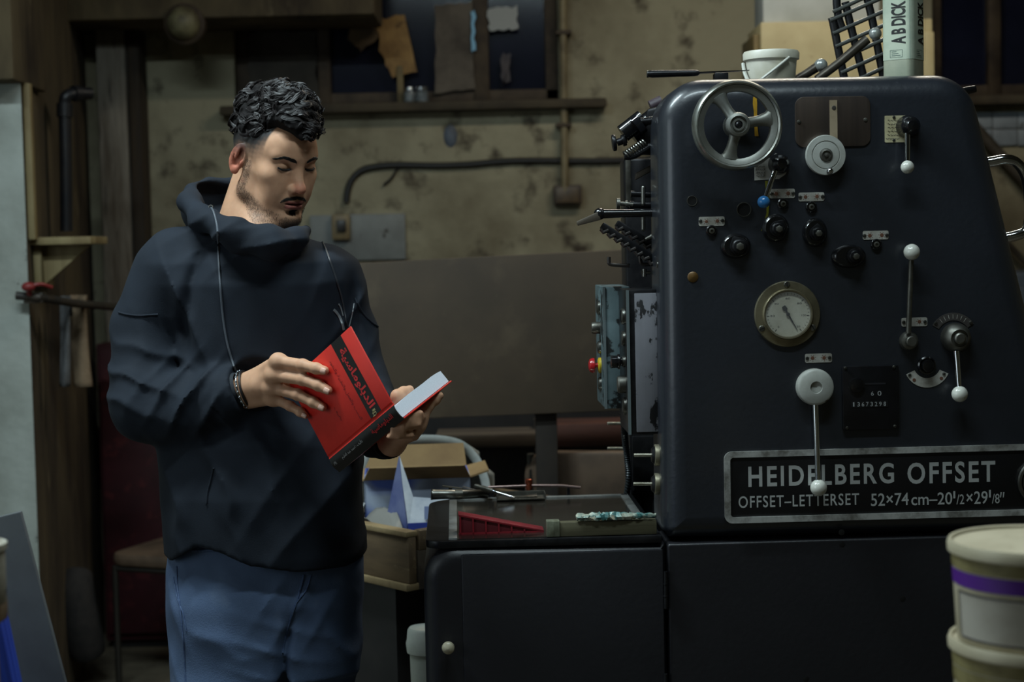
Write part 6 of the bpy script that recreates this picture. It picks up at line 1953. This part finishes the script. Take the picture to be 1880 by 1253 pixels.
# cuffs are plain rib
for c_ in (CUF, CUFL):
    dsp *= sstep(np.linalg.norm(PT - c_, axis=1), .035, .065)
F.d[msk] -= dsp.astype(np.float32)
# dropped shoulder seams
for (a_, b_, n0) in ((pm(216, 575, 3.25), pm(286, 580, 3.15), 0), (pm(640, 600, 3.15), pm(700, 585, 3.25), 0)):
    pass
# hem
hemx = [pm(p_, 1000)[0] for p_ in (300, 330, 348, 385, 425, 480, 560, 640, 662, 690)]
hemz = [P(480, p_, D0 - .13).z for p_ in (1028, 1036, 1024, 1002, 1012, 1038, 1053, 1052, 1046, 1030)]
zh = np.interp(F.ax[0], hemx, hemz)[:, None, None]
F.d = np.maximum(F.d, (zh - F.ax[2][None, None, :] + 0 * F.ax[1][None, :, None]).astype(np.float32) * .9)
# hollow from below so that the jeans go up inside
hv_, hf_ = F.mesh()
hoodie = np_mesh('hoodie', hv_ - Mo, hf_, fleece, man, relax=2)
def on_hoodie(pts, lift=.0015, n=7):
    """rest a pixel path on the front of the cloth by marching along the rays through the field"""
    out = []
    for c_ in spline([(px, py, 0) for px, py in pts], n):
        r = np.array(ray(c_.x, c_.y).normalized()); t_ = 2.75
        for _ in range(200):
            d_ = fval(F, np.array(CAM) + r * t_)
            if d_ < .0006: break
            t_ += max(min(d_, .02) * .7, .0008)
        if d_ > .004: continue
        out.append(Vector(np.array(CAM) + r * (t_ - lift) - Mo))
    return out
dark_cord = mat('black_cord', (36, 40, 46), .5)
for pts, nm in (([(388, 382), (393, 392), (399, 420), (401, 470), (404, 520), (409, 580), (417, 630), (428, 668), (436, 690)], 'l'),
                ([(559, 398), (574, 414), (592, 445), (606, 480), (618, 515), (627, 545), (633, 575), (637, 598)], 'r')):
    b = MB(); b.tube(on_hoodie(pts, .0016), .0021, 8); b.build('drawstring', dark_cord if nm == 'r' else mat('grey_cord', (74, 80, 88), .5), hoodie)
b = MB(); q_ = on_hoodie([(387, 381), (389, 384)], .002)[0]; b.ring(axis_frame(q_, (-.3, -1, .2)), .0042, .0012, 16, 6); b.build('eyelet', steel, hoodie)
# stitched seams
for pts in ([(218, 574), (235, 578), (255, 580), (272, 579), (290, 578)], [(652, 548), (664, 572), (680, 590), (694, 600)], [(392, 860), (386, 885), (381, 905), (379, 925)]):
    b = MB(); b.tube(on_hoodie(pts, .0006), .0020, 8); b.build('seam', fleece, hoodie)
# emblem, partly behind the book
em = mat('emblem_grey', (140, 146, 150), .35, .4)
for pts, w_ in (([(613, 569), (618, 574), (624, 583), (629, 596), (631, 606)], 3.2), ([(622, 558), (626, 566), (630, 580)], 1.8), ([(650, 557), (648, 570), (645, 584), (641, 600)], 1.3)):
    ps = on_hoodie(pts, .0012); b = MB(); b.tube(ps, w_ * .00085, 8, squash=.5); b.build('emblem', em, hoodie)
# cuffs
rib = mat('rib_knit', (24, 30, 38), .8, c2=(18, 22, 28), scale=60, stretch=(1, 1, .1))
for c_, d_, r0 in ((CUF, (CUF - c0), .0335), (CUFL, (CUFL - cl0), .0320)):
    d_ = d_ / np.linalg.norm(d_)
    A = axis_frame(Vector(c_ - Mo), Vector(d_))
    b = MB(); n_ = 48
    prof = [(r0 * .98, -.050), (r0 * 1.05, -.046), (r0 * 1.06, -.03), (r0 * 1.04, -.012), (r0 * 1.0, .002), (r0 * .94, .006), (r0 * .84, .003), (r0 * .82, -.01)]
    rings_ = []
    for (r_, h_) in prof:
        rings_.append([A @ Vector(((r_ + (.0007 if j % 2 else 0)) * math.cos(2 * PI * j / 72), (r_ + (.0007 if j % 2 else 0)) * math.sin(2 * PI * j / 72), h_)) for j in range(72)])
    b.rings(rings_, False, False); b.build('cuff', rib, hoodie, smooth=60)
# bracelets on the right wrist
A = axis_frame(Vector(pm(446, 716, WR[1] + .001) - Mo), Vector(WR - c0))
AF = A @ Matrix.Diagonal((1, 1, 1, 1))
b = MB(); b.ring(AF @ Matrix.Translation((0, 0, .002)), .0345, .0018, 60, 8); b.build('bracelet', mat('silver', (190, 196, 202), .2, 1.0), man)
b = MB(); b.ring(AF @ Matrix.Translation((0, 0, .0080)), .0335, .0022, 60, 8); br = b.build('bracelet', mat('black_leather', (20, 20, 22), .5), man)
br['label'] = 'black cord bracelet'
b = MB()
for j in range(22):
    b.ball(AF @ Vector((.0352 * math.cos(j * .286), .0352 * math.sin(j * .286), .002)), .0026, 10)
b.build('bracelet_links', mat('silver', (190, 196, 202)), man)

# jeans -----------------------------------------------------------------------
denim = mat('blue_denim', (86, 106, 138), .8, c2=(68, 86, 116), scale=5, thr=(.35, .65), c3=(104, 120, 144), scale3=9, thr3=(.58, .8), bump=.12, bscale=500, stretch=(1, 1, .7))
X = np.arange(-.70, -.24, .005); Y = np.arange(3.04, 3.50, .005); Z = np.arange(.05, 1.10, .005)
F = Field(X, Y, Z)
rows = [(980, 316, 660, .108), (1040, 311, 666, .112), (1100, 314, 668, .116), (1150, 319, 666, .114), (1200, 324, 660, .108), (1235, 330, 650, .102)]
zr2 = np.array([P(480, r[0], D0).z for r in rows])[::-1]
cx2 = np.array([(pm(r[1], r[0])[0] + pm(r[2], r[0])[0]) / 2 for r in rows])[::-1]; rx2 = np.array([(pm(r[2], r[0])[0] - pm(r[1], r[0])[0]) / 2 for r in rows])[::-1]; ry2 = np.array([r[3] for r in rows])[::-1]
def pelvis(Xg, Yg, Zg):
    z1 = Zg.ravel(); c1, r1, q1 = (np.interp(z1, zr2, a)[None, None, :] for a in (cx2, rx2, ry2))
    g = ((np.abs(Xg - c1) / r1) ** 2.5 + (np.abs(Yg - D0) / q1) ** 2.5) ** .4
    return np.maximum(np.maximum((g - 1) * q1, zr2[0] - Zg), Zg - zr2[-1])
F.apply(pelvis, (-.7, 3.0, .60), (-.24, 3.5, 1.1))
def leg(c_top, px_l, px_r, y, wk):
    tl, tr = pm(px_l, 1253, y)[0], pm(px_r, 1253, y)[0]; cx = (tl + tr) / 2; r = (tr - tl) / 2
    F.chain([c_top, (cx, y, P(480, 1253, y).z), (cx, y - .005, .48), (cx - .003, y + .01, .10)], [r * 1.0, r, r * .84, r * .82], .02, .05)
    return cx, r
l1 = leg(pm(420, 1120, D0 - .01), 329, 516, D0 - .01, 0)
l2 = leg(pm(570, 1120, D0 + .035), 505, 645, D0 + .04, 0)
SL = tuple(np.meshgrid(F.ax[0], F.ax[1], F.ax[2], indexing='ij')); msk = np.abs(F.d) < .03
PT = np.stack([a[msk] for a in SL], 1)
dsp = vnoise(PT, 20, 21) * .003
dsp += ridge(PT, pm(535, 1130, 3.13), (.8, 0, -.6), .05, .010, (.06, .1, .06), 1.2, 22) + ridge(PT, pm(510, 1200, 3.13), (.3, 0, 1), .05, .007, (.07, .1, .07), 1.2, 23)
dsp += ridge(PT, pm(400, 1180, 3.13), (.6, 0, .8), .12, .006, (.1, .1, .14), 1.5, 24) + ridge(PT, pm(620, 1180, 3.15), (.8, 0, .5), .09, .006, (.08, .1, .1), 1.5, 25) + ridge(PT, pm(330, 1120, 3.2), (.9, 0, .3), .05, .006, (.03, .1, .12), 1.2, 26)
cl = np.interp(PT[:, 2], [P(480, q_, 3.13).z for q_ in (1262, 1200, 1140, 1090)], [pm(q_, 1200, 3.13)[0] for q_ in (514, 519, 533, 548)])
dsp -= .020 * np.exp(-((PT[:, 0] - cl) / .010) ** 2) * sstep(PT[:, 2], P(480, 1085, 3.13).z, P(480, 1190, 3.13).z) * (PT[:, 1] < D0 + .02)
F.d[msk] -= dsp.astype(np.float32)
F.d = np.maximum(F.d, (.07 - F.ax[2][None, None, :] + 0 * F.d))
jv, jf = F.mesh()
jeans = np_mesh('jeans', jv - Mo, jf, denim, man, relax=2)
denim2 = mat('denim_seam', (60, 80, 118), .8, c2=(84, 104, 136), scale=200)
for pts, r_ in (([(558, 1056), (552, 1080), (543, 1110), (533, 1140), (524, 1170), (519, 1200)], .0022), ([(571, 1056), (563, 1082), (550, 1100), (541, 1112)], .0016), ([(324, 1040), (326, 1080), (330, 1110), (334, 1150), (338, 1200), (341, 1262)], .0018), ([(318, 1060), (326, 1100), (336, 1128), (342, 1160)], .0014)):
    b = MB(); b.tube(on_hoodie(pts, .0003), r_, 6); b.build('seam', denim2, jeans)
b = MB(); b.tube(on_hoodie([(352, 1012), (372, 1012), (395, 1011), (418, 1014)], .0008), .0028, 8, squash=.6); b.build('waistband', denim2, jeans)
# shoes
shoe = mat('black_shoe', (24, 24, 26), .5)
for cx, yy in ((l1[0], D0 + .0), (l2[0], D0 + .05)):
    Fs = Field(np.arange(cx - .08, cx + .08, .006), np.arange(yy - .24, yy + .14, .006), np.arange(-.01, .14, .006))
    Fs.cone((cx, yy + .05, .045), (cx, yy - .14, .034), .046, .040, .02); Fs.cone((cx, yy + .03, .06), (cx, yy + .03, .10), .048, .046, .02)
    Fs.d = np.maximum(Fs.d, (.002 - Fs.ax[2][None, None, :] + 0 * Fs.d))
    sv, sf = Fs.mesh(); np_mesh('shoe', sv - Mo, sf, shoe, man, relax=1)

# fingernails
nailm = mat('nail', (214, 170, 150), .28)
def nail(p_tip, p_dip, r, n):
    d_ = Vector(p_tip - p_dip).normalized(); n = Vector(n); n = (n - d_ * n.dot(d_)).normalized(); s_ = d_.cross(n)
    c_ = Vector(p_tip) + d_ * r * .15
    vs_, fs = [], []
    for i in range(7):
        for j in range(7):
            u, v = (i / 6 - .5) * 2, (j / 6 - .5) * 2
            sq = math.sqrt(max(0, 1 - .35 * v * v)); uu = u * .62 * sq
            vs_.append(c_ + d_ * (v * r * .78) + s_ * (uu * r * 1.0) + n * (r * 1.06 * math.cos(uu * 1.05) - .0006 * (v * v) * 1.5) - Vector(Mo))
    for i in range(6):
        for j in range(6):
            a_ = i * 7 + j; fs.append((a_, a_ + 1, a_ + 8, a_ + 7))
    q_ = MB(); q_.add(vs_, fs); return q_.build('fingernail', nailm, man, solid=.0008, smooth=80)
for i in range(4):
    nail(tip[i], dip[i], fr[i][3], np.array(nf) + np.array([0, -.2, .25]))

# ------------------------------------------------------------------ book
book = thing('book', 'open red hardback book with a black title band held by the man', 'book', KB)
def bk(a_, b_, off=0.0): return ub * a_ + vb * b_ + nf * off             # on the front cover, relative to the hinge corner
redc = mat('book_red', (216, 48, 36), .42, c2=(202, 40, 32), scale=14, coat=.0)
blackc = mat('book_black', (24, 23, 24), .36, coat=.2)
pagem = mat('book_pages', (214, 220, 230), .7, c2=(200, 206, 216), scale=500, thr=(.3, .7))
hb_ = .003
def board(o, e1, e2, n, th, nm, mt, r=.001):
    b = MB(); b.hexa([o, o + e1, o + e1 + e2, o + e2, o - n * th, o + e1 - n * th, o + e1 + e2 - n * th, o + e2 - n * th]); return b.build(nm, mt, book, bevel=r)
g_ = .007
fcov = board(bk(0, g_), ub * BH, vb * (BW - g_), nf, hb_, 'front_cover', redc)
b = MB()
rg = []
for t_ in np.linspace(0, 1, 7):
    o = bk(0, g_ * (1 - t_)) - nf * .0016 * math.sin(t_ * PI) * 1.0
    rg.append([o, o + ub * BH, o + ub * BH - nf * .002, o - nf * .002])
b.rings(rg); b.build('hinge_groove', redc, fcov, smooth=60)
band0, band1 = .150, .305
b = MB(); a0, a1 = band0 * BH, band1 * BH
b.add([bk(a0, .0075, .0003), bk(a1, .0075, .0003), bk(a1, BW - .0005, .0003), bk(a0, BW - .0005, .0003)], [(0, 1, 2, 3)]); b.build('title_band', blackc, fcov, smooth=0)
# Arabic letters joined from their presentation forms
AR = {'\u0627': (0xFE8D, 0), '\u0623': (0xFE83, 0), '\u0628': (0xFE8F, 1), '\u0629': (0xFE93, 0), '\u062a': (0xFE95, 1), '\u062d': (0xFEA1, 1), '\u062f': (0xFEA9, 0), '\u0631': (0xFEAD, 0), '\u0633': (0xFEB1, 1),
      '\u0639': (0xFEC9, 1), '\u0641': (0xFED1, 1), '\u0644': (0xFEDD, 1), '\u0645': (0xFEE1, 1), '\u0646': (0xFEE5, 1), '\u0648': (0xFEED, 0), '\u064a': (0xFEF1, 1), '\u0642': (0xFED5, 1), '\u0647': (0xFEE9, 1)}
def arabic(s_):
    out = []
    for i, ch in enumerate(s_):
        if ch not in AR: out.append(ch); continue
        base, dual = AR[ch]
        pj = i > 0 and s_[i - 1] in AR and AR[s_[i - 1]][1]
        nj = dual and i + 1 < len(s_) and s_[i + 1] in AR
        out.append(chr(base + (3 if pj and nj else 1 if pj else 2 if nj else 0)))
    return ''.join(reversed(out))
TITLE = '\u0627\u0644\u062f\u0628\u0644\u0648\u0645\u0627\u0633\u064a\u0629'
def cover_text(nm, s_, a_c, hgt, b0, b1, mt, par, bold=.01, off=.0006):
    # x of the text runs from the fore edge to the spine, up is towards the head
    M = Matrix((-vb, -ub, nf)).transposed().to_4x4(); M.translation = bk(a_c + hgt / 2, b1, off)
    return lettering(nm, arabic(s_), M, (0, 0, b1 - b0, hgt), mt, par, bold, 0.0)
redt = mat('title_red', (206, 50, 52), .4); darkred = mat('print_dark_red', (110, 22, 26), .5)
cover_text('title_lettering', TITLE, .226 * BH, .0235, .14 * BW, .875 * BW, redt, fcov, .03)
cover_text('subtitle_lettering', '\u0627\u0644\u0646\u0633\u0628 \u0648\u0627\u0644\u0639\u0645\u0644 \u0648\u0627\u0644\u062a\u0642\u0646\u064a\u0629 \u0648\u0627\u0644\u0646\u0641\u0648\u0630'.replace('\u0630', '\u062f'), .41 * BH, .009, .11 * BW, .86 * BW, darkred, fcov, .0)
cover_text('author_lettering', '\u062a\u0623\u0644\u064a\u0641', .63 * BH, .006, .25 * BW, .42 * BW, darkred, fcov, .0)
# small gilt emblem at the foot of the band
M = Matrix((-vb, -ub, nf)).transposed().to_4x4(); M.translation = bk(.235 * BH, .045 * BW + .004, .0004)
gilt = mat('gilt', (190, 176, 130), .35, .6)
b = MB(); b.ring(M, .0042, .0007, 20, 6, .4); b.box((-.002, -.0045, 0), (.0, .0045, .0006), M); b.box((-.007, -.0012, 0), (-.0035, .006, .0006), M); b.box((.003, -.006, 0), (.0045, .0, .0006), M); b.build('gilt_emblem', gilt, fcov, smooth=0)
# spine
tb = nb                                              # from the page block towards the back cover
sp0, sp1 = Vector((0, 0, 0)), tb * (BT + .003)
so = (nf * .5 - wb * .5).normalized()
b = MB(); rg = []
for t_ in np.linspace(0, 1, 9):
    o = sp0.lerp(sp1, t_) + so * .004 * math.sin(t_ * PI)
    rg.append([o, o + ub * BH, o + ub * BH - so * .002, o - so * .002])
b.rings(rg); spine = b.build('spine', blackc, book, smooth=60)
ns = tb.cross(ub).normalized()
if ns.dot(so) < 0: ns = -ns
xs_ = -ub
M = Matrix((-ub, (tb * -1), Vector((-ub).cross(tb * -1)))).transposed().to_4x4()
flip_ = Vector((-ub).cross(tb * -1)).dot(so) < 0
def spine_text(nm, s_, a0, a1, hgt, mt, bold=.01):
    """runs along the spine between two fractions of its height, letters up towards the front cover"""
    ex, ey = (-ub, -tb) if not flip_ else (ub, -tb)
    ez = ex.cross(ey)
    M = Matrix((ex, ey, ez)).transposed().to_4x4()
    st = a1 if not flip_ else a0
    M.translation = ub * (st * BH) + tb * (BT / 2 + hgt / 2) + so * .0052
    return lettering(nm, arabic(s_), M, (0, 0, (a1 - a0) * BH, hgt), mt, spine, bold, 0.0)
spine_text('spine_title', TITLE, .06, .37, .012, mat('title_red', (206, 50, 52)), .02)
spine_text('spine_author', '\u062a\u0623\u0644\u064a\u0641 : \u0627\u062d\u0645\u062f \u0639\u0628\u062f \u0627\u0644\u0639\u0644\u064a\u0645', .52, .84, .009, mat('print_white', (196, 196, 196), .5), .0)
spine_text('spine_number', '\u0661\u0669\u0669\u0668', .93, .965, .006, mat('print_white', (196, 196, 196)), .0)
# page block and back cover
pb0 = tb * .001
b = MB(); e1, e2 = ub * (BH - .006), wb * (BW - .006)
nseg = 16
rg = []
o = ub * .003 + wb * .002
for i in range(nseg + 1):
    t_ = i / nseg
    lift = .0015 * math.sin(t_ * 9) * t_ + .0035 * math.sin(t_ * PI)
    c_ = o + e2 * t_
    rg.append([c_ + tb * (.003 - lift), c_ + e1 + tb * (.003 - lift), c_ + e1 + tb * (BT - .001), c_ + tb * (BT - .001)])
b.rings(rg); b.build('page_block', pagem, book, smooth=30)
board(tb * (BT + hb_) + wb * .002, ub * BH, wb * (BW - .002), nb, hb_, 'back_cover', redc)
